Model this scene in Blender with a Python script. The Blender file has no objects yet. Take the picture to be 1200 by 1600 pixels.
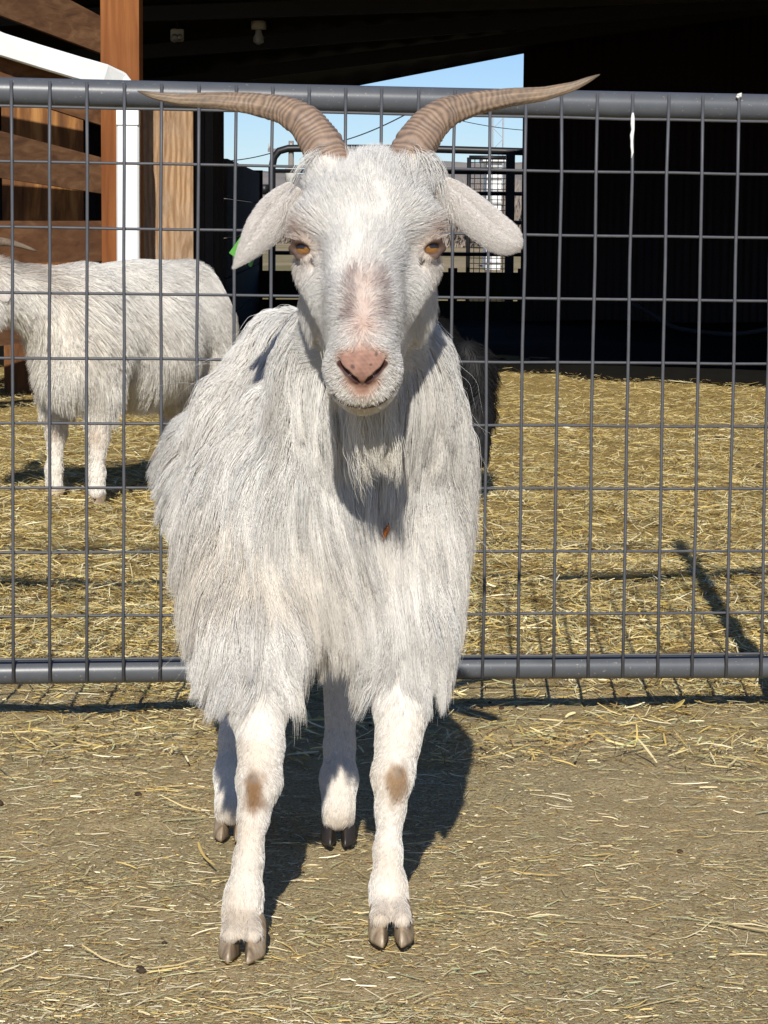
import bpy, math, os
import numpy as np
from mathutils import Vector, Matrix
from mathutils.kdtree import KDTree

scene = bpy.context.scene
PI = math.pi
rng = np.random.default_rng(7)

# ------------------------------------------------------------------ camera
F_PX, CAM_H = 3800.0, 0.71                    # focal length in photo pixels, eye height in metres
PITCH, ROLL = math.atan(460 / 3800.0), math.radians(0.45)
_f = np.array([0, math.cos(PITCH), -math.sin(PITCH)])
_r0 = np.array([1.0, 0, 0]); _u0 = np.cross(_r0, _f)
_r = math.cos(ROLL) * _r0 + math.sin(ROLL) * _u0
_u = -math.sin(ROLL) * _r0 + math.cos(ROLL) * _u0
CAM = np.array([0, 0, CAM_H])
cam_d = bpy.data.cameras.new('camera')
cam = bpy.data.objects.new('camera', cam_d)
scene.collection.objects.link(cam)
cam_d.sensor_fit = 'VERTICAL'; cam_d.sensor_height = 24.0
cam_d.lens = 24.0 * F_PX / 1600.0
cam_d.clip_start = 0.05; cam_d.clip_end = 3000
cam.matrix_world = Matrix(((_r[0], _u[0], -_f[0], 0), (_r[1], _u[1], -_f[1], 0), (_r[2], _u[2], -_f[2], CAM_H), (0, 0, 0, 1)))
scene.camera = cam

# ------------------------------------------------------------------ light
SUN_AZ, SUN_TAN = 0.036, 0.63                 # shadows run away from the camera, drifting a little right
ELEV = math.atan(SUN_TAN / math.hypot(1, SUN_AZ))
world = bpy.data.worlds.new('World'); scene.world = world; world.use_nodes = True
nt = world.node_tree
bg = nt.nodes['Background']
sky = nt.nodes.new('ShaderNodeTexSky'); sky.sky_type = 'NISHITA'; sky.sun_disc = False
sky.sun_elevation = ELEV; sky.sun_rotation = PI + math.atan(SUN_AZ)
sky.altitude = 1500; sky.air_density = 1.0; sky.dust_density = 0.0; sky.ozone_density = 3.0
tintn = nt.nodes.new('ShaderNodeMix'); tintn.data_type = 'RGBA'; tintn.blend_type = 'MULTIPLY'; tintn.inputs[0].default_value = 1.0
tintn.inputs[7].default_value = (0.70, 0.80, 1.0, 1)
nt.links.new(sky.outputs[0], tintn.inputs[6]); nt.links.new(tintn.outputs[2], bg.inputs['Color']); bg.inputs['Strength'].default_value = 0.082
sd = bpy.data.lights.new('sun', 'SUN'); sd.energy = 4.6; sd.angle = math.radians(0.53); sd.color = (1, 0.955, 0.87)
sun = bpy.data.objects.new('sun', sd); scene.collection.objects.link(sun)
sun.rotation_euler = Vector((SUN_AZ, 1, -SUN_TAN)).to_track_quat('-Z', 'Y').to_euler()
scene.view_settings.view_transform = 'Standard'; scene.view_settings.look = 'None'
scene.view_settings.exposure = 0.22; scene.view_settings.gamma = 1.0
scene.cycles.max_bounces = 10; scene.cycles.diffuse_bounces = 5; scene.cycles.glossy_bounces = 3
scene.cycles.transmission_bounces = 4; scene.cycles.transparent_max_bounces = 8
scene.cycles_curves.shape = 'RIBBONS'; scene.cycles_curves.subdivisions = 2

# ------------------------------------------------------------------ helpers
def ray(px, py):
    return _f + (px - 600) / F_PX * _r - (py - 800) / F_PX * _u
def W(px, py, Y):                             # point seen at a photo pixel, at depth Y
    d = ray(px, py); return CAM + d * (Y / d[1])
def G(px, py, z=0.0):                         # point on the ground seen at a photo pixel
    d = ray(px, py); return CAM + d * ((z - CAM_H) / d[2])
def proj(p):
    d = np.asarray(p) - CAM; z = d @ _f
    return 600 + F_PX * (d @ _r) / z, 800 - F_PX * (d @ _u) / z
def norm(v):
    return v / np.maximum(np.linalg.norm(v, axis=-1, keepdims=True), 1e-9)

def link(o, parent=None):
    scene.collection.objects.link(o)
    if parent is not None:
        o.parent = parent
        o.matrix_parent_inverse = Matrix.Translation(-Vector(parent.location))
    return o
def tag(o, label=None, cat=None, group=None, kind=None):
    if label: o['label'] = label
    if cat: o['category'] = cat
    if group: o['group'] = group
    if kind: o['kind'] = kind
    return o
def empty(name, loc, label, cat, group=None):
    o = bpy.data.objects.new(name, None); o.location = loc; o.empty_display_size = 0.1
    link(o); return tag(o, label, cat, group)

class MB:                                     # collects shapes into one mesh
    def __init__(s): s.v = []; s.f = []; s.c = []; s.n = 0
    def add(s, v, f, col=None):
        v = np.asarray(v, float).reshape(-1, 3)
        s.v.append(v); s.f += [tuple(int(i) + s.n for i in q) for q in f]; s.n += len(v)
        if col is not None: s.c.append(np.tile(np.append(col, 1.0), (len(v), 1)) if np.ndim(col) == 1 else np.hstack([col, np.ones((len(v), 1))]))
    def box(s, c, size, R=None, bev=0.0):
        h = np.array(size) / 2.0
        if bev <= 0:
            P = np.array([[x, y, z] for x in (-1, 1) for y in (-1, 1) for z in (-1, 1)]) * h
            Fc = [(0, 1, 3, 2), (4, 6, 7, 5), (0, 4, 5, 1), (2, 3, 7, 6), (0, 2, 6, 4), (1, 5, 7, 3)]
        else:
            import bmesh
            bm = bmesh.new(); bmesh.ops.create_cube(bm, size=2.0)
            for q in bm.verts: q.co = Vector((q.co.x * h[0], q.co.y * h[1], q.co.z * h[2]))
            bmesh.ops.bevel(bm, geom=bm.edges[:], offset=bev, segments=2, affect='EDGES', profile=0.6)
            bm.verts.index_update(); P = np.array([q.co[:] for q in bm.verts]); Fc = [tuple(q.index for q in f.verts) for f in bm.faces]; bm.free()
        if R is not None: P = P @ np.asarray(R).T
        s.add(P + np.asarray(c, float), Fc); return s
    def beam(s, a, b, w, t, up=(0, 0, 1), bev=0.0):   # bar from a to b: w along 'side', t along 'up-ish'
        a = np.asarray(a, float); b = np.asarray(b, float); d = norm(b - a)
        x = norm(np.cross(d, up)); z = np.cross(x, d)
        return s.box((a + b) / 2, (w, np.linalg.norm(b - a), t), np.stack([x, d, z], 1), bev)
    def tube(s, pts, rad, n=10, cap=True, col=None):
        P = np.asarray(pts, float); m = len(P); rad = np.broadcast_to(rad, m)
        T = norm(np.gradient(P, axis=0)); ref = np.array([0, 0, 1.0]) if abs(T[0][2]) < 0.9 else np.array([1.0, 0, 0])
        x = norm(np.cross(T[0], ref)); V = []
        for i in range(m):
            x = norm(x - T[i] * (x @ T[i])); y = np.cross(T[i], x)
            a = np.arange(n) * 2 * PI / n
            V.append(P[i] + rad[i] * (np.cos(a)[:, None] * x + np.sin(a)[:, None] * y))
        Fc = [(i * n + j, i * n + (j + 1) % n, (i + 1) * n + (j + 1) % n, (i + 1) * n + j) for i in range(m - 1) for j in range(n)]
        if cap: Fc += [tuple(range(n - 1, -1, -1)), tuple((m - 1) * n + j for j in range(n))]
        s.add(np.concatenate(V), Fc, col); return s
    def build(s, name, mat, parent=None, smooth=False):
        me = bpy.data.meshes.new(name)
        me.from_pydata(np.concatenate(s.v).tolist(), [], s.f); me.validate()
        if s.c: set_col(me, np.concatenate(s.c))
        me.materials.append(mat)
        if smooth: me.polygons.foreach_set('use_smooth', np.ones(len(me.polygons), bool))
        return link(bpy.data.objects.new(name, me), parent)
def set_col(me, c, name='tint'):
    a = me.attributes.new(name, 'FLOAT_COLOR', 'POINT'); a.data.foreach_set('color', np.ascontiguousarray(c, np.float32).ravel())
def quads_mesh(name, V, Q, mat, col=None, smooth=False, parent=None):   # big meshes straight from arrays
    me = bpy.data.meshes.new(name); V = np.asarray(V, np.float32); Q = np.asarray(Q, np.int32)
    me.vertices.add(len(V)); me.vertices.foreach_set('co', V.ravel())
    me.loops.add(Q.size); me.loops.foreach_set('vertex_index', Q.ravel())
    me.polygons.add(len(Q)); me.polygons.foreach_set('loop_start', np.arange(0, Q.size, Q.shape[1], dtype=np.int32))
    me.update(calc_edges=True)
    if smooth: me.polygons.foreach_set('use_smooth', np.ones(len(Q), bool))
    if col is not None: set_col(me, np.hstack([col, np.ones((len(V), 1))]))
    me.materials.append(mat)
    return link(bpy.data.objects.new(name, me), parent)

_K = rng.normal(size=(12, 3)); _PH = rng.uniform(0, 6.28, 12)
def wob(p, freq, seed=0):                     # smooth random field in about [-1, 1]
    p = np.asarray(p); o = 0
    for i in range(6):
        o = o + np.sin((p @ np.roll(_K[(i + seed) % 12], seed)) * freq + _PH[(i * 5 + seed) % 12] * (seed + 1))
    return o / 3.0
def sstep(a, b, x):
    t = np.clip((x - a) / (b - a), 0, 1); return t * t * (3 - 2 * t)

# ------------------------------------------------------------------ materials
class NT:
    def __init__(s, name):
        s.m = bpy.data.materials.new(name); s.m.use_nodes = True; s.t = s.m.node_tree; s.N = s.t.nodes
        s.b = s.N['Principled BSDF']; s.out = s.N['Material Output']; s._co = None
    def new(s, k, **kw):
        n = s.N.new(k)
        for a, v in kw.items(): setattr(n, a, v)
        return n
    def link(s, a, b): s.t.links.new(a, b)
    def coord(s, scale=(1, 1, 1)):
        if s._co is None: s._co = s.new('ShaderNodeTexCoord')
        m = s.new('ShaderNodeMapping'); m.inputs['Scale'].default_value = scale; s.link(s._co.outputs['Object'], m.inputs[0]); return m.outputs[0]
    def noise(s, scale, detail=4, rough=0.55, vec=None, dist=0.0):
        n = s.new('ShaderNodeTexNoise'); n.inputs['Scale'].default_value = scale; n.inputs['Detail'].default_value = detail
        n.inputs['Roughness'].default_value = rough; n.inputs['Distortion'].default_value = dist
        s.link(vec if vec is not None else s.coord(), n.inputs['Vector']); return n.outputs['Fac']
    def ramp(s, fac, stops):
        r = s.new('ShaderNodeValToRGB'); e = r.color_ramp.elements
        while len(e) < len(stops): e.new(0.5)
        for i, (p, c) in enumerate(stops): e[i].position = p; e[i].color = (*c, 1) if len(c) == 3 else c
        s.link(fac, r.inputs[0]); return r.outputs[0]
    def mix(s, fac, a, b, mode='MIX'):
        n = s.new('ShaderNodeMix', data_type='RGBA', blend_type=mode)
        for sock, v in ((n.inputs[0], fac), (n.inputs[6], a), (n.inputs[7], b)):
            if hasattr(v, 'is_output'): s.link(v, sock)
            else: sock.default_value = v if np.ndim(v) == 0 else (*v, 1)
        return n.outputs[2]
    def bump(s, h, strength=0.3, dist=0.01):
        n = s.new('ShaderNodeBump'); n.inputs['Strength'].default_value = strength; n.inputs['Distance'].default_value = dist
        s.link(h, n.inputs['Height']); s.link(n.outputs[0], s.b.inputs['Normal'])
    def attr(s, name='tint'):
        n = s.new('ShaderNodeAttribute'); n.attribute_name = name; return n.outputs['Color']
    def base(s, c, rough=0.8, spec=0.3, metal=0.0):
        if hasattr(c, 'is_output'): s.link(c, s.b.inputs['Base Color'])
        else: s.b.inputs['Base Color'].default_value = (*c, 1)
        s.b.inputs['Roughness'].default_value = rough; s.b.inputs['Specular IOR Level'].default_value = spec
        s.b.inputs['Metallic'].default_value = metal; return s.m

def wood(name, a, b, c, axis='z', rough=0.85, scale=1.0, bump=0.25, spec=0.2):
    t = NT(name); sc = {'z': (26, 26, 1.6), 'y': (26, 1.6, 26), 'x': (1.6, 26, 26)}[axis]
    v = t.coord(tuple(q * scale for q in sc))
    g = t.noise(1.0, 6, 0.62, v, 0.6); big = t.noise(1.4 * scale, 3)
    col = t.ramp(g, [(0.28, a), (0.5, b), (0.72, c)])
    col = t.mix(t.ramp(big, [(0.35, (0, 0, 0)), (0.7, (0.65, 0.65, 0.65))]), col, a)
    t.bump(g, bump, 0.004); return t.base(col, rough, spec)
def flat(name, c, rough=0.8, spec=0.3, metal=0.0, var=0.12, scale=8.0):
    t = NT(name); n = t.noise(scale, 5, 0.6)
    col = t.mix(n, tuple(q * (1 - var * 1.6) for q in c), tuple(min(q * (1 + var * 1.6), 1) for q in c))
    t.bump(n, 0.08, 0.002); return t.base(col, rough, spec, metal)
# ------------------------------------------------------------------ ground
def ground_z(x, y):
    p = np.stack([x, y, 0 * x], -1)
    near = 0.0045 * wob(p, 5.0, 1) + 0.0030 * wob(p, 17.0, 2) + 0.0020 * wob(p, 44.0, 3) + 0.0009 * wob(p, 110.0, 4)
    far = 0.016 * wob(p, 2.2, 4) + 0.010 * wob(p, 7.0, 5) + 0.006 * wob(p, 23.0, 6)
    w = sstep(3.5, 4.6, y) * (1 - sstep(13, 20, y))
    return near * (1 - w) + far * w - 0.004
gx = np.concatenate([-np.geomspace(400, 2.6, 26)[:-1], np.arange(-2.6, 2.6, 0.016), np.geomspace(2.6, 400, 26)])
gy = np.concatenate([[-60, -20, -6, -2, 0, 0.8, 1.4], np.arange(1.7, 5.2, 0.012), np.arange(5.2, 12.5, 0.022), np.geomspace(12.5, 900, 40)])
GX, GY = np.meshgrid(gx, gy); GZ = ground_z(GX, GY)
nx, ny = len(gx), len(gy)
idx = np.arange(nx * ny).reshape(ny, nx)
Q = np.stack([idx[:-1, :-1], idx[:-1, 1:], idx[1:, 1:], idx[1:, :-1]], -1).reshape(-1, 4)
t = NT('dirt')
n_big = t.noise(2.6, 5, 0.6); n_mid = t.noise(22, 6, 0.65); n_fine = t.noise(260, 4, 0.8); n_str = t.noise(1, 4, 0.6, t.coord((60, 260, 60)))
dirt = t.ramp(n_mid, [(0.25, (0.40, 0.275, 0.13)), (0.5, (0.61, 0.445, 0.235)), (0.75, (0.72, 0.55, 0.32))])
chaff = t.ramp(n_fine, [(0.34, (0.13, 0.09, 0.045)), (0.47, (0.43, 0.33, 0.18)), (0.57, (0.54, 0.45, 0.25)), (0.68, (0.78, 0.70, 0.48))])
col = t.mix(t.ramp(n_big, [(0.36, (0.25, 0.25, 0.25)), (0.62, (0.85, 0.85, 0.85))]), dirt, chaff)
green = t.ramp(n_str, [(0.52, (0, 0, 0)), (0.68, (0.55, 0.55, 0.55))])
col = t.mix(green, col, (0.36, 0.36, 0.21)); col = t.mix(t.ramp(n_fine, [(.36, (.75, .75, .75)), (.46, (0, 0, 0))]), col, (.16, .11, .06)); col = t.mix(t.ramp(t.noise(170, 3, .6), [(.62, (0, 0, 0)), (.7, (.7, .7, .7))]), col, (.60, .52, .34))
sep = t.new('ShaderNodeSeparateXYZ'); t.link(t.coord(), sep.inputs[0])
mr = t.new('ShaderNodeMapRange'); mr.inputs[1].default_value = 3.35; mr.inputs[2].default_value = 4.3; t.link(sep.outputs[1], mr.inputs[0])
gold = t.ramp(n_fine, [(0.3, (0.13, 0.085, 0.03)), (0.5, (0.40, 0.285, 0.105)), (0.7, (0.60, 0.46, 0.20))])
col = t.mix(mr.outputs[0], col, gold)
mr2 = t.new('ShaderNodeMapRange'); mr2.inputs[1].default_value = 18; mr2.inputs[2].default_value = 24; t.link(sep.outputs[1], mr2.inputs[0])
col = t.mix(mr2.outputs[0], col, t.ramp(t.noise(0.25, 6), [(0.35, (0.22, 0.19, 0.09)), (0.65, (0.40, 0.31, 0.20))]))
add = t.new('ShaderNodeMath', operation='ADD'); t.link(n_mid, add.inputs[0]); t.link(n_fine, add.inputs[1])
t.bump(add.outputs[0], 0.8, 0.009)
M_dirt = t.base(col, 0.95, 0.1)
g = quads_mesh('ground', np.stack([GX, GY, GZ], -1).reshape(-1, 3), Q, M_dirt, smooth=True); tag(g, kind='structure')

# barn floor sheet: the shade under the roof is put into its near-black colour
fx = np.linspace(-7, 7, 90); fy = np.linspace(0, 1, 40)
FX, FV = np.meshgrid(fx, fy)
y0 = 11.15 - 0.55 * (FX - 0.6) * (FX > 0.6) * 0.9 + 0.10 * wob(np.stack([FX, 0 * FX, 0 * FX], -1), 5, 2)  # front edge follows the roof's shadow line, roughened
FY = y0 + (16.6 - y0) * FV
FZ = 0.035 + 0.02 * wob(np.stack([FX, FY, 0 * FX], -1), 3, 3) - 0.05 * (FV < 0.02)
ii = np.arange(FX.size).reshape(FX.shape)
Q = np.stack([ii[:-1, :-1], ii[:-1, 1:], ii[1:, 1:], ii[1:, :-1]], -1).reshape(-1, 4)
M_floorshade = flat('painted_floor_shade', (0.008, 0.007, 0.0055), 0.95, 0.1, var=0.3, scale=14)
o = quads_mesh('floor_shade_sheet', np.stack([FX, FY, FZ], -1).reshape(-1, 3), Q, M_floorshade, smooth=True); tag(o, kind='structure')

# ------------------------------------------------------------------ straw and chaff
STRAW = np.array([[.60, .50, .27], [.68, .60, .38], [.76, .71, .54], [.50, .37, .13], [.42, .32, .14], [.37, .38, .21], [.42, .45, .28], [.24, .15, .07], [.55, .42, .16]])
def straw(name, N, sample, L, wd, probs, lift, mat, tilt=0.12, bend=0.16, segs=3, ang=None):
    x, y = sample(N)
    N = len(x); L = L(N); wd = wd(N)
    a = rng.uniform(0, PI, N) if ang is None else ang(N)
    d = np.stack([np.cos(a), np.sin(a), rng.normal(0, tilt, N)], -1); d = norm(d)
    s = norm(np.cross(d, [0, 0, 1.0])); roll = rng.normal(0, 0.5, N)[:, None]
    up = np.cross(s, d); s = s * np.cos(roll) + up * np.sin(roll)
    bd = rng.normal(0, bend, N)[:, None]; bz = rng.normal(0, bend * 0.3, N)[:, None]
    c = np.stack([x, y, ground_z(x, y) + lift(N) * (.3 + .7 * (sstep(3.6, 5.2, y) + (y < 3.3)))], -1)
    tt = np.linspace(-0.5, 0.5, segs + 1); V = []
    for k, q in enumerate(tt):
        p = c + d * (q * L)[:, None] + s * bd * ((q * q - 0.08) * L)[:, None] + up * bz * ((q * q - 0.08) * L)[:, None]
        w = (wd * (0.5 if k not in (0, segs) else 0.32))[:, None]
        V += [p - s * w, p + s * w]
    V = np.stack(V, 1)
    V[..., 2] = np.maximum(V[..., 2], ground_z(V[..., 0], V[..., 1]) + 0.0008)
    n2 = 2 * (segs + 1)
    base = (np.arange(N) * n2)[:, None, None]
    q = np.array([[2 * k, 2 * k + 1, 2 * k + 3, 2 * k + 2] for k in range(segs)])[None]
    Q = (base + q).reshape(-1, 4)
    cc = (STRAW * ([1.08, 1.04, .88] if name.endswith('bedding') else [1.15, 1.08, .98]))[rng.choice(len(STRAW), N, p=np.array(probs) / sum(probs))] * rng.uniform(0.7, 1.2, (N, 1))
    col = np.repeat(cc[:, None, :], n2, 1).reshape(-1, 3)
    o = quads_mesh(name, V.reshape(-1, 3), Q, mat, col=np.clip(col, 0, 1)); tag(o, kind='stuff'); return o
t = NT('straw'); M_straw = t.base(t.attr(), 0.6, 0.35)
def in_front(N):                               # patchy scatter in front of the gate
    y = 1 / rng.uniform(1 / 3.75, 1 / 1.75, N * 3); x = rng.uniform(-1, 1, N * 3) * (0.2 * y + 0.45)
    p = np.stack([x, y, 0 * x], -1)
    k = rng.uniform(size=N * 3) < np.clip(0.40 + 0.34 * wob(p, 6, 7) + 0.30 * wob(p, 17, 8) + 0.30 * sstep(2.8, 3.6, y), 0.30, 1)
    return x[k][:N], y[k][:N]
def behind(N):
    y = 1 / rng.uniform(1 / 11.9, 1 / 3.12, N); x = rng.uniform(-1, 1, N) * (0.165 * y + 0.8)
    k = (y < 11.2 + 0.5 * rng.normal(size=N) * (rng.uniform(size=N) < .3)) | (rng.uniform(size=N) < .03); k &= rng.uniform(size=N) < .10 + .90 * sstep(3.45, 4.15, y + .15 * wob(np.stack([x, y, 0 * x], -1), 7, 2)); return x[k], y[k]
U = lambda a, b: (lambda N: rng.uniform(a, b, N))
def LN(m, s, lo, hi): return lambda N: np.clip(np.exp(rng.normal(math.log(m), s, N)), lo, hi)
flatang = lambda N: rng.normal(0, 0.75, N)
straw('straw_litter', 26000, in_front, LN(.014, .65, .005, .08), LN(.0010, .3, .0007, .0026), [3, 3, 3, 1.5, 1.5, 2, 2, 1.5, 1], U(.0005, .005), M_straw, 0.05, ang=flatang)
straw('chaff_litter', 220000, in_front, LN(.0042, .55, .0014, .014), LN(.0009, .4, .0004, .002), [4, 3.5, 3, 2, 3, 3.5, 3.5, 3.2, 2], U(.0002, .003), M_straw, 0.08, segs=1)
straw('long_straw_litter', 60, in_front, U(.06, .16), U(.0015, .0032), [3, 4, 4, 2, 1, 3, 3, 1, 1], U(.003, .008), M_straw, 0.03, 0.5, 5, flatang)
straw('straw_bedding', 250000, behind, LN(.030, .5, .010, .11), LN(.0016, .35, .0008, .004), [4, 4, 2.0, 3, 3, .8, .6, 2.2, 4], U(.001, .020), M_straw, 0.20, .13)
straw('chaff_bedding', 120000, behind, LN(.014, .5, .005, .04), LN(.002, .35, .001, .004), [3, 3, 1.5, 3, 3, .8, .8, 4, 3], U(.001, .012), M_straw, 0.25, segs=1)

# droppings: small dark pellets nobody could count
import bmesh
bm = bmesh.new(); bmesh.ops.create_icosphere(bm, subdivisions=2, radius=1); bv = np.array([v.co[:] for v in bm.verts]); bf = np.array([[v.index for v in f.verts] for f in bm.faces]); bm.free()
def pellets(name, N, sample, rad):
    x, y = sample(N); V = []; Fq = []
    for i in range(len(x)):
        r = rad(1)[0]; R = np.array(Matrix.Rotation(rng.uniform(0, 6), 3, 'Z'))
        v = (bv * np.array([1.35, 1, .8]) * r * (1 + 0.15 * wob(bv * 2 + i, 1.3, 2)[:, None])) @ R.T + [x[i], y[i], ground_z(x[i], y[i]) + r * .6]
        Fq.append(bf + len(bv) * i); V.append(v)
    o = quads_mesh(name, np.concatenate(V), np.concatenate(Fq), M_dung, smooth=True); tag(o, kind='stuff')
M_dung = flat('dung', (0.055, 0.038, 0.024), 0.9, 0.2, var=0.35, scale=90)
pellets('dropping_litter', 70, in_front, LN(.0024, .45, .0012, .006))
pellets('dropping_bedding', 70, behind, LN(.006, .4, .003, .014))

# ------------------------------------------------------------------ wire gate
t = NT('gate_paint'); nn = t.noise(30, 6, .6); n2 = t.noise(260, 3)
c = t.mix(nn, (0.066, 0.071, 0.080), (0.105, 0.111, 0.122)); c = t.mix(t.ramp(t.noise(75, 4, .7), [(.66, (0, 0, 0)), (.72, (.6, .6, .6))]), c, (.17, .105, .06)); c = t.mix(t.ramp(n2, [(0.66, (0, 0, 0)), (0.72, (1, 1, 1))]), c, (0.24, 0.22, 0.2))
t.bump(n2, 0.06, 0.001); M_gate = t.base(c, 0.36, 0.5)
M_wire = flat('wire_paint', (0.075, 0.077, 0.086), 0.5, 0.4, var=0.2, scale=60)
gP = np.array([-0.51589, 3.34597, 0.07499]); gR = norm(np.array([0.99, 0.12265, -0.0072])); gU = norm(np.array([0.0022, 0.041, 0.9992]))
gU = norm(gU - gR * (gU @ gR)); gN = np.cross(gR, gU); gN = gN if gN[1] < 0 else -gN     # towards the camera
HG = 0.8064
def gp(a, b, c=0.0): return gP + gR * a + gU * b + gN * c
A0, A1 = -0.9, 2.2                            # gate runs past both sides of the frame
gate = empty('wire_gate', gp((A0 + A1) / 2, 0) * [1, 1, 0], 'grey tube framed farm gate filled with welded wire mesh behind the standing goat', 'gate')
a_ = np.linspace(A0, A1, 30); sag = 0.004 * np.sin((a_ - A0) / (A1 - A0) * PI)
MB().tube([gp(a, HG - s) for a, s in zip(a_, sag)], 0.0192, 24).build('top_pipe', M_gate, gate, True)
MB().tube([gp(a, 0.002 * math.sin(a * 3)) for a in a_], 0.0165, 24).build('bottom_pipe', M_gate, gate, True)
for a in (A0, A1): MB().tube([gp(a, 0), gp(a, HG)], 0.019, 20).build('end_pipe', M_gate, gate, True)
m = MB()
cr = 0.0195 + 0.0022
for k in range(-17, 43):
    j = rng.normal(0, 0.0006, 8); b_ = np.linspace(-0.010, HG + 0.010, 8)
    if 0.0508 * k > A1 - .03: continue
    m.tube([gp(0.0508 * k + q, b, cr) for q, b in zip(j, b_)], 0.0023, 8)
hz = [HG - 0.0245] + [HG - 0.0245 - 0.0745 - 0.0895 * i for i in range(8)] + [0.021]
for b in hz:
    aa = np.linspace(A0 + .01, A1 - .01, 40)
    m.tube([gp(a, b + rng.normal(0, .0003), cr - 0.0042) for a in aa], 0.0020, 8)
m.build('wire_mesh', M_wire, gate, True)
M_white = flat('white_splash', (0.75, 0.74, 0.70), 0.8, 0.2, var=0.1, scale=50)
ks = 20 - (1130 - 980) / 54.0
m = MB()
for (a, b, r, l) in [(0.0508 * 17.28 - 0.0145, 0.776, .0030, .030), (0.0508 * 20 + 0.0012, 0.806, .0042, .003)]:
    k = round(a / 0.0508) * 0.0508
    m = MB(); m.tube([gp(k + rng.normal(0, .0006), b + .014 - q * l * 2.1, cr + .0012) for q in np.linspace(0, 1, 9)], r * np.array([.5, .95, 1, .8, .95, .7, .75, .6, .3]), 8); m.build('white_drip', M_white, gate, True)
pass
# taller pipe frame the gate hangs in: its upright stands just right of the picture, its header above it
fr = empty('gate_frame', gp(1.15, 0) * [1, 1, 0], 'tall grey pipe frame holding the wire gate with a header rail above', 'gate frame')
MB().tube([gp(1.122, 0, -.045) * [1, 1, 0] + [0, 0, -.02], gp(1.122, 1.13, -.045)], 0.0175, 20).build('upright_pipe', M_gate, fr, True)
MB().tube([gp(-1.25, 0) * [1, 1, 0] + [0, 0, -.02], gp(-1.25, 1.13)], 0.0205, 20).build('upright_pipe', M_gate, fr, True)
MB().tube([gp(a, 1.125 - .0 + .006 * math.sin(a * 4)) for a in np.linspace(-1.26, 2.3, 30)], 0.0125, 14).build('header_pipe', M_gate, fr, True)

# ------------------------------------------------------------------ barn
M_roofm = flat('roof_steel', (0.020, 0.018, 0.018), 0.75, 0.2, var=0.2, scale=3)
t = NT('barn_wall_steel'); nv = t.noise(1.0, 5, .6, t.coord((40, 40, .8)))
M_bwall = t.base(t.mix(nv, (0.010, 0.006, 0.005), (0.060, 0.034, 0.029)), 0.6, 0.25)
M_post = wood('orange_post_wood', (0.14, 0.046, 0.014), (0.235, 0.086, 0.026), (0.31, 0.13, 0.045), scale=1.3, bump=.2)
M_board = wood('brown_board_wood', (0.042, 0.019, 0.009), (0.097, 0.046, 0.020), (0.16, 0.085, 0.041), 'x', scale=1.2)
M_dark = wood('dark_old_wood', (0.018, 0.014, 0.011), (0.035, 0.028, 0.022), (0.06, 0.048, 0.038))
M_gut = flat('white_gutter_paint', (0.74, 0.76, 0.76), 0.45, 0.4, var=0.05, scale=14)
YB = 16.0
barn = empty('barn', (0, 12, 0), 'dark open fronted steel barn with orange timber post and shaded corrugated back wall', 'barn')
def zfront(x): return 2.14 - 0.235 * (x - 0.6)
zl, zr = W(550, 130, YB), W(817, 78, YB)
def zback(x): return zl[2] + (zr[2] - zl[2]) * (x - zl[0]) / (zr[0] - zl[0])
def yfront(x): return 8.10 - 0.24 * (x - 0.6)
xs_ = np.arange(-7, 7.01, 0.05); V = []; rows = 14
for r_ in range(rows + 1):
    w = r_ / rows
    y = yfront(xs_) * (1 - w) + (YB + .1) * w
    z = zfront(xs_) * (1 - w) + zback(xs_) * w
    z = np.where(xs_ < -1.6, z + .0, z)
    V.append(np.stack([xs_, y, z + 0.012 * (np.arange(len(xs_)) % 4 < 2) - .012], -1))
V = np.concatenate(V); nxs = len(xs_)
ii = np.arange(len(V)).reshape(rows + 1, nxs)
Q = np.stack([ii[:-1, :-1], ii[:-1, 1:], ii[1:, 1:], ii[1:, :-1]], -1).reshape(-1, 4)
n0 = len(V); V2 = np.concatenate([V, V + [0, 0, .05]])
rim = [(ii[0, k], ii[0, k] + n0, ii[0, k + 1] + n0, ii[0, k + 1]) for k in range(nxs - 1)] + [(ii[-1, k + 1], ii[-1, k + 1] + n0, ii[-1, k] + n0, ii[-1, k]) for k in range(nxs - 1)]
quads_mesh('roof', V2, np.concatenate([Q[:, ::-1], Q + n0, np.array(rim)]), M_roofm, parent=barn)
m = MB()                                        # purlins under the roof
for w in np.linspace(.06, .84, 8):
    pts = [(x, yfront(x) * (1 - w) + YB * w, zfront(x) * (1 - w) + zback(x) * w - .055) for x in (-6.5, 6.5)]
    m.beam(pts[0], pts[1], .05, .08)
m.build('purlin', M_roofm, barn)
MB().beam((-7, YB + .125, zback(-7) + .014), (7, YB + .125, zback(7) + .014), .03, .06).build('fascia_board', M_roofm, barn)
def corr(name, x0, x1, y, z1, step=0.0125, mat=M_bwall):   # corrugated sheet, ribbed every 50 mm
    x = np.arange(x0, x1, step); n = len(x)
    yy = y + 0.010 * np.array([0, 1, 1, 0])[np.arange(n) % 4]
    zt = np.array([z1(q) for q in x])
    Vf = np.concatenate([np.stack([x, yy, 0 * x - .02], -1), np.stack([x, yy, zt], -1)]); Vb = Vf + [0, .03, 0]
    V = np.concatenate([Vf, Vb]); k = np.arange(n - 1)
    q = np.concatenate([np.stack([k, k + 1, n + k + 1, n + k], -1), np.stack([2 * n + k + 1, 2 * n + k, 3 * n + k, 3 * n + k + 1], -1),
                        [[0, n, 3 * n, 2 * n], [n - 1, 3 * n - 1, 4 * n - 1, 2 * n - 1]], np.stack([n + k, n + k + 1, 3 * n + k + 1, 3 * n + k], -1)])
    return quads_mesh(name, V, q, mat, parent=barn)
xr = W(817, 200, YB)[0]
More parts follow.
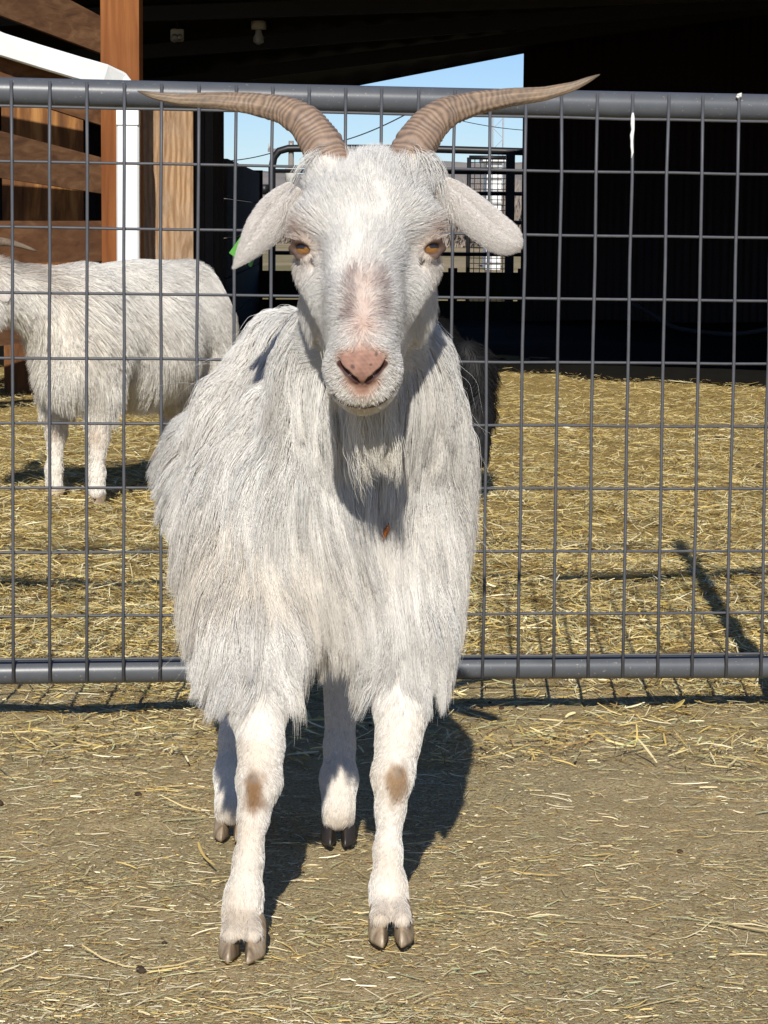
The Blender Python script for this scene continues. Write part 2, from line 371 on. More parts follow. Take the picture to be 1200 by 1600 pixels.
corr('back_wall', xr, 7.0, YB, lambda x: zback(x) + .022)
corr('back_wall', -7.0, W(352, 200, YB)[0], YB, lambda x: zback(x) + .022)
MB().box((-7.02, 12, 1.0), (.05, 9, 2.0)).build('side_wall', M_bwall, barn)
MB().box((7.02, 11.2, 1.6), (.05, 9.6, 3.2)).build('side_wall', M_bwall, barn)
YP = 9.0
pa, pb = W(157.5, 200, YP), W(218, 200, YP)
pc = (pa + pb) / 2; pw = pb[0] - pa[0]
MB().box((pc[0], YP + pw / 2, 1.2), (pw, pw, 2.45), bev=.004).build('post', M_post, barn)
# white downspout: slanting run from the upper left, elbow, then straight down beside the post
yd = YP - .045
ds = [W(-60, 44, 8.70), W(0, 69, 8.76), W(60, 88, 8.82), W(120, 106, 8.87), W(160, 117, 8.91), W(185, 128, yd), W(197, 142, yd), W(200, 165, yd), W(200.5, 200, yd), W(200.5, 300, yd), W(201, 430, yd), W(201, 560, yd)]
def rect_tube(name, pts, w, t_, mat, parent):
    P = np.array(pts); T = norm(np.gradient(P, axis=0)); V = []; yv = np.array([0, 1.0, 0])
    for p, d in zip(P, T):
        x = norm(np.cross(d, yv)); f = norm(np.cross(x, d))
        q = [(-1, -.7), (-1, .7), (-.85, 1), (.85, 1), (1, .7), (1, -.7), (.85, -1), (-.85, -1)]
        V += [p + x * (a * w / 2) + f * (b * t_ / 2) for a, b in q]
    n = len(P); Fc = [(i * 8 + j, i * 8 + (j + 1) % 8, i * 8 + 8 + (j + 1) % 8, i * 8 + 8 + j) for i in range(n - 1) for j in range(8)] + [tuple(range(8)), tuple(range((n - 1) * 8 + 7, (n - 1) * 8 - 1, -1))]
    m = MB(); m.add(np.array(V), Fc); return m.build(name, mat, parent)
dsp = rect_tube('downspout', ds, 35 / F_PX * yd, .055, M_gut, barn)
MB().box(W(200.5, 184, yd) - [0, .002, 0], (.082, .064, .055), bev=.003).build('pipe_collar', M_gut, dsp)

# open board fence running back to the post on the left
M_b2 = wood('brown_board_wood_b', (0.052, 0.022, 0.010), (0.115, 0.052, 0.022), (0.18, 0.095, 0.044), 'x', scale=1.0)
fence = empty('board_fence', (-1.3, 8.6, 0), 'open fence of weathered brown boards ending at the orange post on the left', 'fence')
Y0B = 8.84
xb0 = W(0, 200, Y0B)[0]
def fx_at(y): return pa[0] + .008 + (xb0 - pa[0]) * (YP - y) / (YP - Y0B)
def fboard(t1, b1_, t0, b0, mat, th=.03):
    a, b = W(160, (t1 + b1_) / 2, YP + .02), W(0, (t0 + b0) / 2, Y0B); d = b - a
    hgt = W(157, t1, YP)[2] - W(157, b1_, YP)[2]; h0_ = W(0, t0, Y0B)[2] - W(0, b0, Y0B)[2]
    e = a + d * 1.9; he = hgt + (h0_ - hgt) * 1.9; nrm = norm(np.array([d[1], -d[0], 0])); nrm = nrm if nrm[1] < 0 else -nrm
    V = [p + nrm * o_ + [0, 0, s_ * hh / 2] for p, hh in ((a, hgt), ((a + e) / 2, (hgt + he) / 2), (e, he)) for o_, s_ in ((th / 2, -1), (th / 2, 1), (-th / 2, 1), (-th / 2, -1))]
    Fc = [(i * 4 + j, i * 4 + (j + 1) % 4, i * 4 + 4 + (j + 1) % 4, i * 4 + 4 + j) for i in (0, 1) for j in range(4)] + [(3, 2, 1, 0), (8, 9, 10, 11)]
    m = MB(); m.add(np.array(V), Fc); m.build('board', mat, fence)
for q in [(28, 85, -57, 25, M_board), (120, 197, 55, 145, M_b2), (247, 303, 205, 278, M_board), (345, 408, 345, 412, M_b2), (455, 520, 470, 540, M_board)]: fboard(*q)
MB().beam((fx_at(8.71), 8.78, -.02), (fx_at(8.71), 8.78, 1.7), .09, .09, up=(0, 1, 0)).build('fence_post', M_board, fence)

# sheets and boards stored beyond the post
M_ply = wood('plywood_grain', (0.22, 0.115, 0.05), (0.42, 0.25, 0.125), (0.55, 0.37, 0.22), scale=.55, bump=.15)
t = NT('plywood_swirl'); v = t.coord((9, 9, 2.2)); wv = t.new('ShaderNodeTexWave', wave_type='BANDS'); wv.bands_direction = 'X'
wv.inputs['Scale'].default_value = 1.6; wv.inputs['Distortion'].default_value = 9; wv.inputs['Detail'].default_value = 3; wv.inputs['Detail Scale'].default_value = .7; t.link(v, wv.inputs['Vector'])
c = t.ramp(wv.outputs['Fac'], [(0.1, (0.24, 0.125, 0.055)), (0.5, (0.36, 0.21, 0.10)), (0.9, (0.46, 0.30, 0.17))])
c = t.mix(t.ramp(t.noise(7, 6, .65), [(0.35, (.25, .25, .25)), (0.6, (.95, .95, .95))]), c, t.ramp(t.noise(1, 5, .6, t.coord((30, 30, 4)), 2.5), [(.3, (.16, .095, .05)), (.55, (.30, .20, .125)), (.75, (.40, .31, .23))])); M_ply2 = t.base(c, .85, .2)
t = NT('rusty_panel'); nv = t.noise(1, 5, .6, t.coord((22, 22, 3)), .5)
c = t.ramp(nv, [(0.3, (0.07, 0.030, 0.014)), (0.5, (0.16, 0.070, 0.026)), (0.62, (0.30, 0.14, 0.045)), (0.8, (0.45, 0.24, 0.09))]); M_rust = t.base(c, .85, .2)
def upright(name, x0, x1, ytop, Y, mat, th, label, cat, zb=0.0, lean=0.0):
    a, b = W(x0, ytop, Y), W(x1, ytop, Y); c = (a + b) / 2
    base = np.array([c[0], Y - lean, zb]); top = np.array([c[0], Y, c[2]])
    m = MB(); m.beam(base, top, b[0] - a[0], th, up=(0, -1, 0), bev=.003)
    o = m.build(name, mat); return tag(o, label, cat)
upright('plywood_sheet', 222, 302, 152, 9.4, M_ply2, .018, 'tan swirly grained plywood sheet standing right of the white downspout', 'plywood')
upright('wooden_plank', 304, 320, 158, 11.75, M_dark, .04, 'brownish grey plank upright beside the plywood sheet', 'plank')
upright('wooden_plank', 321, 334, 165, 11.95, flat('grey_wood', (.05, .045, .042), .9, .2), .05, 'darker grey plank upright second from the plywood sheet', 'plank')
upright('wooden_plank', 334, 349, 176, 12.1, M_dark, .06, 'black weathered plank upright against the stall partition', 'plank')
upright('rusty_panel', 2, 130, 150, 9.7, M_rust, .015, 'streaked rusty brown panel standing behind the board fence', 'panel')
part = empty('stall_partition', (-.83, 14.2, 0), 'black boarded stall partition inside the barn left of the goat head', 'partition')
pa1, pb1 = W(350, 240, 12.3), W(402, 266, 16.3)
for k in range(5):
    z0 = k * .2
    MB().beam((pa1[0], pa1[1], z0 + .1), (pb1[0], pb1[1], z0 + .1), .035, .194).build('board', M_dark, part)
MB().box((pb1[0], pb1[1], .5), (.07, .07, 1.03)).build('corner_post', M_dark, part)
low = empty('low_board_wall', (0, 16.25, 0), 'low dark plank wall along the back of the barn behind the goat', 'wall')
x0, x1 = W(380, 430, 16.2)[0], W(817, 430, 16.2)[0]
for k, (zz, hh) in enumerate([(.08, .17), (.265, .18)]):
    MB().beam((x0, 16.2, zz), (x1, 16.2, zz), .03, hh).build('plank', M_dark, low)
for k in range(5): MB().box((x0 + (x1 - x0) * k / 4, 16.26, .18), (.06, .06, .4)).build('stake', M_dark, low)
# ceiling lamps
M_lampw = flat('dusty_white', (.42, .41, .38), .6, .3)
M_glass = flat('bulb_glass', (.30, .29, .27), .25, .5)
for i, (px, py, lab) in enumerate([(404, 46, 'dusty bulb hanging from a round holder under the dark barn roof'), (277, 55, 'small pale square bracket lamp near the top of the barn post')]):
    c = W(px, py, 13.6); ct = c + [0, 0, .02]
    L = empty('ceiling_lamp', ct, lab, 'lamp')
    if i == 0:
        MB().tube([c + [0, 0, .045], c + [0, 0, .0]], .042, 16).build('lamp_holder', M_lampw, L, True)
        MB().tube([c + [0, 0, .0], c + [0, 0, -.02], c + [0, 0, -.045], c + [0, 0, -.07], c + [0, 0, -.082]], [.018, .018, .032, .028, .008], 16).build('bulb', M_glass, L, True)
        MB().tube([c + [0, 0, .045], c + [0, 0, .4]], .012, 8).build('drop_rod', M_roofm, L, True)
    else:
        MB().box(c, (.075, .03, .07), bev=.012).build('lamp_body', M_lampw, L)
        MB().tube([c + [-.012, -.02, -.01], c + [-.012, -.045, -.025]], [.018, .022], 12).build('bulb', M_glass, L, True)
        MB().tube([c + [.015, -.02, -.005], c + [.018, -.04, -.02]], [.012, .015], 12).build('bulb', M_glass, L, True)
        MB().tube([c + [0, 0, .03], c + [0, 0, .5]], .01, 8).build('drop_rod', M_roofm, L, True)
# grey hose looped along the dark wall on the right
hp = [W(980, 470, 13.2), W(1020, 490, 13), W(1050, 512, 12.8), W(1090, 518, 12.6), W(1140, 523, 12.4), W(1190, 517, 12.2), W(1230, 505, 12.1)]
P = np.array(hp); tt = np.linspace(0, len(P) - 1, 40); P = np.stack([np.interp(tt, range(len(hp)), P[:, k]) for k in range(3)], 1)
for _ in range(6): P[1:-1] = (P[:-2] + P[1:-1] * 2 + P[2:]) / 4
o = MB().tube(P, .012, 10).build('water_hose', flat('hose_rubber', (.055, .055, .06), .4, .5), None, True); tag(o, 'dim grey hose sagging in the barn shade on the far right', 'hose')

# ------------------------------------------------------------------ beyond the barn
M_blk = flat('black_pipe_paint', (0.012, 0.012, 0.013), .45, .4)
YG = 17.2
bgate = empty('pipe_gate', (0, YG, 0), 'black round cornered pipe gate across the far barn opening', 'gate')
pts = [W(425, 520, YG), W(425, 420, YG), W(425, 300, YG), W(425, 262, YG), W(428, 246, YG), W(436, 236, YG), W(450, 232, YG), W(500, 231.5, YG), W(640, 232, YG), W(815, 237, YG), W(830, 238, YG)]
MB().tube(pts, .026, 12).build('pipe_frame', M_blk, bgate, True)
for y in (267, 300, 345, 395, 440): MB().tube([W(402 if y == 300 else 425, y, YG), W(830, y + 3, YG)], .014, 8).build('rail', M_blk, bgate, True)
MB().tube([W(413, 288, YG), W(413, 304, YG)], .035, 8).build('hinge', M_blk, bgate, True)
MB().box((W(797, 300, YG)[0], YG, .6), (.062, .05, 1.17)).build('gate_post', M_blk, bgate)
YM = 18.6
pen = empty('wire_pen_panel', (W(762, 300, YM)[0], YM, 0), 'dark wire mesh pen panel with square grid behind the black pipe gate', 'pen panel')
m = MB(); tl, br = W(733, 246, YM), W(793, 440, YM)
for a, b in [((tl[0], tl[2]), (br[0], tl[2])), ((tl[0], tl[2]), (tl[0], 0)), ((br[0], tl[2]), (br[0], 0)), ((tl[0], br[2]), (br[0], br[2]))]:
    m.tube([(a[0], YM, a[1]), (b[0], YM, b[1])], .016, 8)
m.build('panel_frame', M_blk, pen, True)
m = MB()
for x in np.arange(tl[0], br[0], .044): m.tube([(x, YM, 0), (x, YM, tl[2])], .0035, 5)
for z in np.arange(.05, tl[2], .04): m.tube([(tl[0], YM, z), (br[0], YM, z)], .0035, 5)
m.build('wire_grid', M_blk, pen)
# white shed, brush, hills, poles
M_wsh = flat('white_siding', (.78, .78, .76), .6, .3, var=.06, scale=3)
M_trim = flat('grey_trim', (.45, .45, .45), .7); YS = 34.0
a, b = W(761, 252, YS), W(784, 252, YS)
shed = empty('white_shed', ((a[0] + b[0]) / 2, YS, 0), 'narrow white shed far behind the wire pen', 'shed')
MB().box(((a[0] + b[0]) / 2, YS + .6, a[2] / 2), (b[0] - a[0], 1.2, a[2])).build('wall', M_wsh, shed)
for k in range(9): MB().box(((a[0] + b[0]) / 2, YS - .012, .1 + k * a[2] / 9), (b[0] - a[0] + .01, .024, .03)).build('siding_trim', M_trim, shed)

MB().box(((a[0] + b[0]) / 2, YS + .6, a[2] + .03), (b[0] - a[0] + .12, 1.4, .06)).build('roof', M_wsh, shed)
M_twig = flat('bare_twigs', (.26, .22, .19), .95, .1)
def brush(px, Y, h, w, label, n=260):
    c = W(px, 340, Y); root = np.array([c[0], Y, 0]); m = MB()
    for i in range(n):
        a = rng.uniform(0, 2 * PI); r0 = rng.uniform(0, w * .3); hh = h * rng.uniform(.45, 1.05); sp = rng.uniform(0, w * .8)
        p0 = root + [r0 * math.cos(a), r0 * math.sin(a), 0]; p2 = root + [sp * math.cos(a), sp * math.sin(a), hh]; p1 = (p0 + p2) / 2 + rng.normal(0, .08 * w, 3)
        m.tube([p0, p1, p2], np.array([.02, .014, .006]) * h / 1.6, 3, cap=False)
    return tag(m.build('bare_bush', M_twig), label, 'bush', 'bare bushes beyond the barn')
brush(712, 60, 1.5, 1.5, 'grey leafless bush seen right of the goat head through the pipe gate'); brush(742, 64, 1.7, 1.6, 'grey leafless bush behind the left edge of the wire pen')
brush(440, 66, 1.1, 1.8, 'grey leafless bush low under the hills left of the goat head'); brush(790, 58, 1.6, 1.4, 'grey leafless bush right of the white shed')
t = NT('dry_hill'); c = t.ramp(t.noise(.03, 8, .65), [(0.3, (0.15, 0.135, 0.125)), (0.5, (0.26, 0.235, 0.21)), (0.7, (0.36, 0.325, 0.28))]); M_hill = t.base(c, 1, .05)
hx = np.linspace(-220, 220, 160); hy = np.linspace(330, 760, 30); HX, HY = np.meshgrid(hx, hy)
env = np.sin((HY - 330) / 430 * PI) ** .7
ridge = 10.5 + 1.6 * np.sin(HX * .021 + .4) + 1.1 * np.sin(HX * .06) + .6 * np.sin(HX * .19 + 1) - .012 * HX
HZ = env * ridge + .8 * wob(np.stack([HX, HY, 0 * HX], -1), .08, 3) * env - .3
ii = np.arange(HX.size).reshape(HX.shape)
Q = np.stack([ii[:-1, :-1], ii[:-1, 1:], ii[1:, 1:], ii[1:, :-1]], -1).reshape(-1, 4)
tag(quads_mesh('hills', np.stack([HX, HY, HZ], -1).reshape(-1, 3), Q, M_hill, smooth=True), kind='structure')
M_pole = flat('grey_pole_wood', (.20, .18, .16), .9)
YU = 90.0
def pole(px, ytop, Y, arm, label):
    b = W(px, ytop, Y); c = np.array([b[0], Y, 0])
    p = empty('utility_pole', c, label, 'utility pole')
    MB().tube([c, b], [.13, .10], 10).build('pole', M_pole, p, True)
    MB().box(b - [0, .12, .35], (arm, .1, .12)).build('crossarm', M_pole, p)
    for s in (-.9, 0, .9): MB().tube([b + [s * arm / 2, -.12, -.29], b + [s * arm / 2, -.12, -.1]], [.06, .05], 8).build('insulator', M_lampw, p, True)
    MB().tube([b + [.0, -.3, -1.0], b + [.0, -.3, -1.5]], .2, 12).build('transformer', M_lampw, p, True)
    return b
b1 = pole(455, 220, YU, 1.7, 'grey utility pole with a crossarm standing before the hills')
YL = 130.0
a, b = W(771, 180, YL), W(787, 180, YL)
tw = MB(); zt = W(780, 172, YL)[2]
for x in (a[0], b[0]):
    for y in (YL, YL + .5): tw.tube([(x, y, 0), (x, y, zt)], .03, 5)
for k, z in enumerate(np.arange(.5, zt, .55)): tw.tube([(a[0] if k % 2 else b[0], YL, z), (b[0] if k % 2 else a[0], YL, z + .55)], .018, 4)
tag(tw.build('lattice_mast', flat('galvanised', (.40, .43, .46), .5)), 'faint thin lattice mast against the sky above the wire pen', 'mast')
def cable(p0, p1, sag, label):
    p0 = np.array(p0); p1 = np.array(p1); q = np.linspace(0, 1, 24)
    P = p0 + (p1 - p0) * q[:, None]; P[:, 2] -= sag * 4 * q * (1 - q)
    tag(MB().tube(P, .018, 4).build('power_line', M_blk), label, 'power line', 'power lines on the sky')
cable(W(330, 252, YU), b1 - [0, .1, .2], .15, 'thin power line reaching the left side of the utility pole')
cable(b1 - [0, .1, .2], W(650, 170, 60), .3, 'thin power line rising right from the utility pole behind the horns')
cable(W(640, 165, 120), W(860, 205, 120), .3, 'thin power line passing the lattice mast')
# ------------------------------------------------------------------ bodies: smooth distance fields turned into one continuous mesh
class Field:
    def __init__(s, xs, ys, zs):
        s.a = [np.asarray(q, np.float32) for q in (xs, ys, zs)]
        s.F = np.full([len(q) for q in s.a], 0.25, np.float32)
    def _sl(s, lo, hi):
        r = []
        for q, l, h in zip(s.a, lo, hi):
            i0, i1 = np.searchsorted(q, l), np.searchsorted(q, h)
            r.append(slice(max(i0 - 1, 0), min(i1 + 1, len(q))))
        return tuple(r)
    def op(s, fn, lo, hi, k, mode='add', mar=0.07):
        sl = s._sl(np.array(lo) - mar, np.array(hi) + mar)
        x, y, z = s.a[0][sl[0]][:, None, None], s.a[1][sl[1]][None, :, None], s.a[2][sl[2]][None, None, :]
        if 0 in (x.size, y.size, z.size): return
        d = fn(x, y, z).astype(np.float32); a = s.F[sl]
        if mode == 'sub':
            d = -d; h = np.clip(.5 - .5 * (d - a) / k, 0, 1) if False else np.clip(.5 + .5 * (d - a) / k, 0, 1)
            s.F[sl] = a + (d - a) * h + k * h * (1 - h)
        else:
            h = np.clip(.5 + .5 * (a - d) / k, 0, 1); s.F[sl] = a + (d - a) * h - k * h * (1 - h)
    def cone(s, a, b, ra, rb, k=.02, mode='add', mar=.07, flat=None):
        a = np.asarray(a, float); b = np.asarray(b, float); ba = b - a; L = max(ba @ ba, 1e-9)
        def fn(x, y, z):
            px, py, pz = x - a[0], y - a[1], z - a[2]
            t = np.clip((px * ba[0] + py * ba[1] + pz * ba[2]) / L, 0, 1)
            return np.sqrt((px - ba[0] * t) ** 2 + (py - ba[1] * t) ** 2 + (pz - ba[2] * t) ** 2) - (ra + (rb - ra) * t)
        r = max(ra, rb); s.op(fn, np.minimum(a, b) - r, np.maximum(a, b) + r, k, mode, mar)
    def ell(s, c, r, k=.02, R=None, mode='add', mar=.07):
        c = np.asarray(c, float); r = np.asarray(r, float); M = np.eye(3) if R is None else np.asarray(R).T
        def fn(x, y, z):
            px, py, pz = x - c[0], y - c[1], z - c[2]
            q = [M[i, 0] * px + M[i, 1] * py + M[i, 2] * pz for i in range(3)]
            k0 = np.sqrt(sum((q[i] / r[i]) ** 2 for i in range(3))); k1 = np.sqrt(sum((q[i] / r[i] ** 2) ** 2 for i in range(3)))
            return k0 * (k0 - 1) / np.maximum(k1, 1e-6)
        m = r.max() if R is not None else r; s.op(fn, c - m, c + m, k, mode, mar)
    def sample(s, P):
        idx = []; fr = []
        for k in range(3):
            q = s.a[k]; i = np.clip(np.searchsorted(q, P[:, k]) - 1, 0, len(q) - 2)
            idx.append(i); fr.append(np.clip((P[:, k] - q[i]) / (q[i + 1] - q[i]), 0, 1))
        i, j, k = idx; u, v, w = fr; F = s.F
        c00 = F[i, j, k] * (1 - u) + F[i + 1, j, k] * u; c10 = F[i, j + 1, k] * (1 - u) + F[i + 1, j + 1, k] * u
        c01 = F[i, j, k + 1] * (1 - u) + F[i + 1, j, k + 1] * u; c11 = F[i, j + 1, k + 1] * (1 - u) + F[i + 1, j + 1, k + 1] * u
        return (c00 * (1 - v) + c10 * v) * (1 - w) + (c01 * (1 - v) + c11 * v) * w
    def grad(s, P, e=.003):
        g = []
        for k in range(3):
            d = np.zeros(3); d[k] = e; g.append(s.sample(P + d) - s.sample(P - d))
        return norm(np.stack(g, 1))
    def hit(s, px, py, y0, y1):               # first surface point along a sight line
        yy = np.linspace(y0, y1, 600); d = ray(px, py); P = CAM + np.outer(yy / d[1], d)
        f = s.sample(P); k = np.argmax(f < 0); return P[k]
    def mesh(s):                              # naive surface nets on the (uneven) grid
        F = s.F; ins = F < 0
        n = np.zeros([q - 1 for q in F.shape], np.uint8)
        for dx in (0, 1):
            for dy in (0, 1):
                for dz in (0, 1): n += ins[dx:F.shape[0] - 1 + dx, dy:F.shape[1] - 1 + dy, dz:F.shape[2] - 1 + dz]
        act = (n > 0) & (n < 8); I = np.argwhere(act); cid = np.full(act.shape, -1, np.int32); cid[act] = np.arange(len(I))
        S = np.zeros((len(I), 3)); C = np.zeros(len(I))
        ax = s.a
        for a in range(3):
            for p in (0, 1):
                for q in (0, 1):
                    o0 = [0, 0, 0]; oth = [b for b in range(3) if b != a]; o0[oth[0]] = p; o0[oth[1]] = q; o1 = list(o0); o1[a] = 1
                    A = I + o0; B = I + o1
                    fa = F[A[:, 0], A[:, 1], A[:, 2]]; fb = F[B[:, 0], B[:, 1], B[:, 2]]; cr_ = (fa < 0) != (fb < 0)
                    t = np.where(cr_, fa / np.where(cr_, fa - fb, 1), 0)
                    Pt = np.stack([ax[b][A[:, b]] for b in range(3)], 1).astype(float)
                    Pt[:, a] += t * (ax[a][B[:, a]] - ax[a][A[:, a]])
                    S += Pt * cr_[:, None]; C += cr_
        V = S / C[:, None]; Q = []
        for a in range(3):
            b, c = [(1, 2), (2, 0), (0, 1)][a]
            sl0 = [slice(1, -1)] * 3; sl0[a] = slice(0, -1); sl1 = list(sl0); sl1[a] = slice(1, None)
            i0, i1 = ins[tuple(sl0)], ins[tuple(sl1)]
            E = np.argwhere(i0 != i1); flip = i0[tuple(E.T)]
            base = E.copy(); base[:, b] += 1; base[:, c] += 1     # grid index of the edge start
            def cell(db, dc):
                q = base.copy(); q[:, b] += db; q[:, c] += dc; return cid[q[:, 0], q[:, 1], q[:, 2]]
            q4 = np.stack([cell(-1, -1), cell(0, -1), cell(0, 0), cell(-1, 0)], 1)
            q4 = np.where(flip[:, None], q4, q4[:, ::-1]); Q.append(q4)
        return V, np.concatenate(Q)
def axis(lo, hi, coarse, fine=()):            # 1-D grid, finer inside given intervals
    x = [lo]
    while x[-1] < hi:
        s_ = coarse
        for a, b, h in fine:
            if a <= x[-1] <= b: s_ = min(s_, h)
        x.append(x[-1] + s_)
    return np.array(x)

# ------------------------------------------------------------------ fur: real strands combed over the body
def fur_material(name, rough=.34, spec=.6, trans=.16):
    t = NT(name); hi = t.new('ShaderNodeHairInfo')
    v = t.ramp(hi.outputs['Random'], [(0, (.87, .86, .845)), (1, (1.0, 1.0, 1.0))])
    c = t.mix(1.0, t.attr(), v, 'MULTIPLY'); t.base(c, rough, spec)
    tr = t.new('ShaderNodeBsdfTranslucent'); t.link(c, tr.inputs[0])
    mx = t.new('ShaderNodeMixShader'); mx.inputs[0].default_value = trans
    t.link(t.b.outputs[0], mx.inputs[1]); t.link(tr.outputs[0], mx.inputs[2]); t.link(mx.outputs[0], t.out.inputs[0])
    return t.m
def roots_on(V, Q, N, weight):
    tri = np.concatenate([Q[:, [0, 1, 2]], Q[:, [0, 2, 3]]]) if Q.shape[1] == 4 else Q
    a, b, c = V[tri[:, 0]], V[tri[:, 1]], V[tri[:, 2]]
    n = np.cross(b - a, c - a); ar = np.linalg.norm(n, axis=1) / 2; ctr = (a + b + c) / 3
    w = ar * weight(ctr, norm(n)); k = rng.choice(len(tri), N, p=w / w.sum())
    u = rng.uniform(size=(N, 1)); v = rng.uniform(size=(N, 1)); sw = (u + v) > 1; u = np.where(sw, 1 - u, u); v = np.where(sw, 1 - v, v)
    return a[k] + u * (b[k] - a[k]) + v * (c[k] - a[k]), norm(n[k])
def comb(P0, Nn, L, flow, lift, layer, steps, field=None, gravity=.15, wave=.0, wseed=0, push=True, hug=0.0):
    # grow every strand step by step: comb direction, gravity, wave; pushed out of the skin to its own layer
    P = P0.copy(); out = [P0.copy()]
    tan = flow - Nn * (flow * Nn).sum(1, keepdims=True); tan = norm(tan + 1e-6)
    d = norm(tan + Nn * lift[:, None])
    st = (L / (steps - 1))[:, None]
    gv = np.array([0, 0, -1.0])
    gravity = np.broadcast_to(gravity, len(P))[:, None]
    for k in range(1, steps):
        P = P + d * st
        if field is not None and push:
            f = field.sample(P); g = field.grad(P, .004); tgt = layer * min(1.0, k / (steps * .45))
            P = P + g * np.maximum(tgt - f, 0)[:, None]
            if hug: P = P - g * (hug * (1 - k / steps) * np.clip(f - tgt - .004, 0, .02))[:, None]
            near = np.clip(1 - f / .05, 0, 1)[:, None]
            d = d - g * np.minimum((d * g).sum(1, keepdims=True), 0) * near
        d = norm(d * (1 - gravity) + gv * gravity)
        if wave > 0:
            q = P * 1.0
            d = norm(d + wave * np.stack([wob(q, 15, 1 + wseed), wob(q, 15, 4 + wseed), .4 * wob(q, 15, 7 + wseed)], 1))
        out.append(P.copy())
    return np.stack(out, 1)
def clump(S, G_, amount, tight=1.0, power=1.0):
    # draw strands together towards their nearest guide so that locks form
    kd = KDTree(len(G_))
    for i, p in enumerate(G_[:, 0]): kd.insert(p, i)
    kd.balance()
    near = np.array([kd.find(p)[1] for p in S[:, 0]])
    t = np.linspace(0, 1, S.shape[1])[None, :, None] ** power
    am = np.broadcast_to(amount, len(S))[:, None, None]
    Gs = G_[near]; off = Gs[:, :1] * (1 - .0) - S[:, :1]
    tgt = Gs                                    # same arc fraction on the guide
    frac = am * t
    return S * (1 - frac) + tgt * frac, near
def hair_object(name, sets, mat, parent):
    hc = bpy.data.hair_curves.new(name)
    sizes = np.concatenate([np.full(len(S), S.shape[1]) for S, r, c in sets]).astype(np.int32)
    hc.add_curves(sizes.tolist())
    pos = np.concatenate([S.reshape(-1, 3) for S, r, c in sets]).astype(np.float32)
    rad = np.concatenate([(r[:, None] * (1 - .82 * np.linspace(0, 1, S.shape[1])[None] ** 1.5)).ravel() for S, r, c in sets]).astype(np.float32)
    col = np.concatenate([np.hstack([c, np.ones((len(c), 1))]) for S, r, c in sets]).astype(np.float32)
    hc.points.foreach_set('position', pos.ravel())
    a = hc.attributes.get('radius') or hc.attributes.new('radius', 'FLOAT', 'POINT'); a.data.foreach_set('value', rad)
    a = hc.attributes.new('tint', 'FLOAT_COLOR', 'CURVE'); a.data.foreach_set('color', np.clip(col, 0, 1).ravel())
    hc.materials.append(mat)
    return link(bpy.data.objects.new(name, hc), parent)

M_fur = fur_material('white_fur')
t = NT('goat_skin'); n_ = t.noise(220, 3); M_skin = t.base(t.mix(n_, t.attr(), t.mix(1.0, t.attr(), (.8, .78, .76), 'MULTIPLY')), .65, .3); t.bump(n_, .12, .0015)
t = NT('hoof_horn'); n_ = t.noise(1, 4, .6, t.coord((90, 90, 12)))
M_hoof = t.base(t.ramp(n_, [(0.3, (.13, .09, .058)), (0.52, (.31, .23, .15)), (0.75, (.50, .41, .30))]), .38, .45); t.bump(n_, .2, .002)
M_darkhoof = flat('dark_hoof', (.035, .028, .024), .4, .4, scale=60)
def hoof(parent, at, fwd, size=1.0, mat=None, spread=.0102, tilt=0.0):
    # one cloven hoof: two pointed claws side by side, sole flat on the ground
    at = np.array(at, float); f = norm(np.array([fwd[0], fwd[1], 0.0])); sd_ = np.array([f[1], -f[0], 0])
    m = MB()
    for s in (-1, 1):
        rings = []; nseg = 18
        for h, ln, wd_, back in [(0, .046, .0195, 0), (.003, .047, .0205, 0), (.010, .043, .0200, .004), (.018, .036, .0190, .011), (.025, .028, .0165, .018), (.030, .018, .011, .022)]:
            a = np.arange(nseg) * 2 * PI / nseg; c_, s_ = np.cos(a), np.sin(a)
            lx = np.where(c_ > 0, c_ * ln * .62, c_ * ln * .38); wx = s_ * wd_ / 2 * (1 - .55 * np.clip(c_, 0, 1) ** 1.6)
            wx = np.where(s_ * s < 0, wx * .75, wx)
            curl = -s * .004 * np.clip(c_, 0, 1) ** 2
            pos = at + f * (lx - back)[:, None] * size + sd_ * ((wx + s * spread + curl + s * .002 * np.clip(c_, 0, 1)) * size)[:, None] + np.array([0, 0, 1.0]) * h * size
            rings.append(pos)
        V = np.concatenate(rings); nr = len(rings)
        Fc = [(i * nseg + j, i * nseg + (j + 1) % nseg, (i + 1) * nseg + (j + 1) % nseg, (i + 1) * nseg + j) for i in range(nr - 1) for j in range(nseg)]
        Fc += [tuple(range(nseg - 1, -1, -1)), tuple((nr - 1) * nseg + j for j in range(nseg))]
        m.add(V, Fc)
    return m.build('hoof', mat or M_hoof, parent, True)
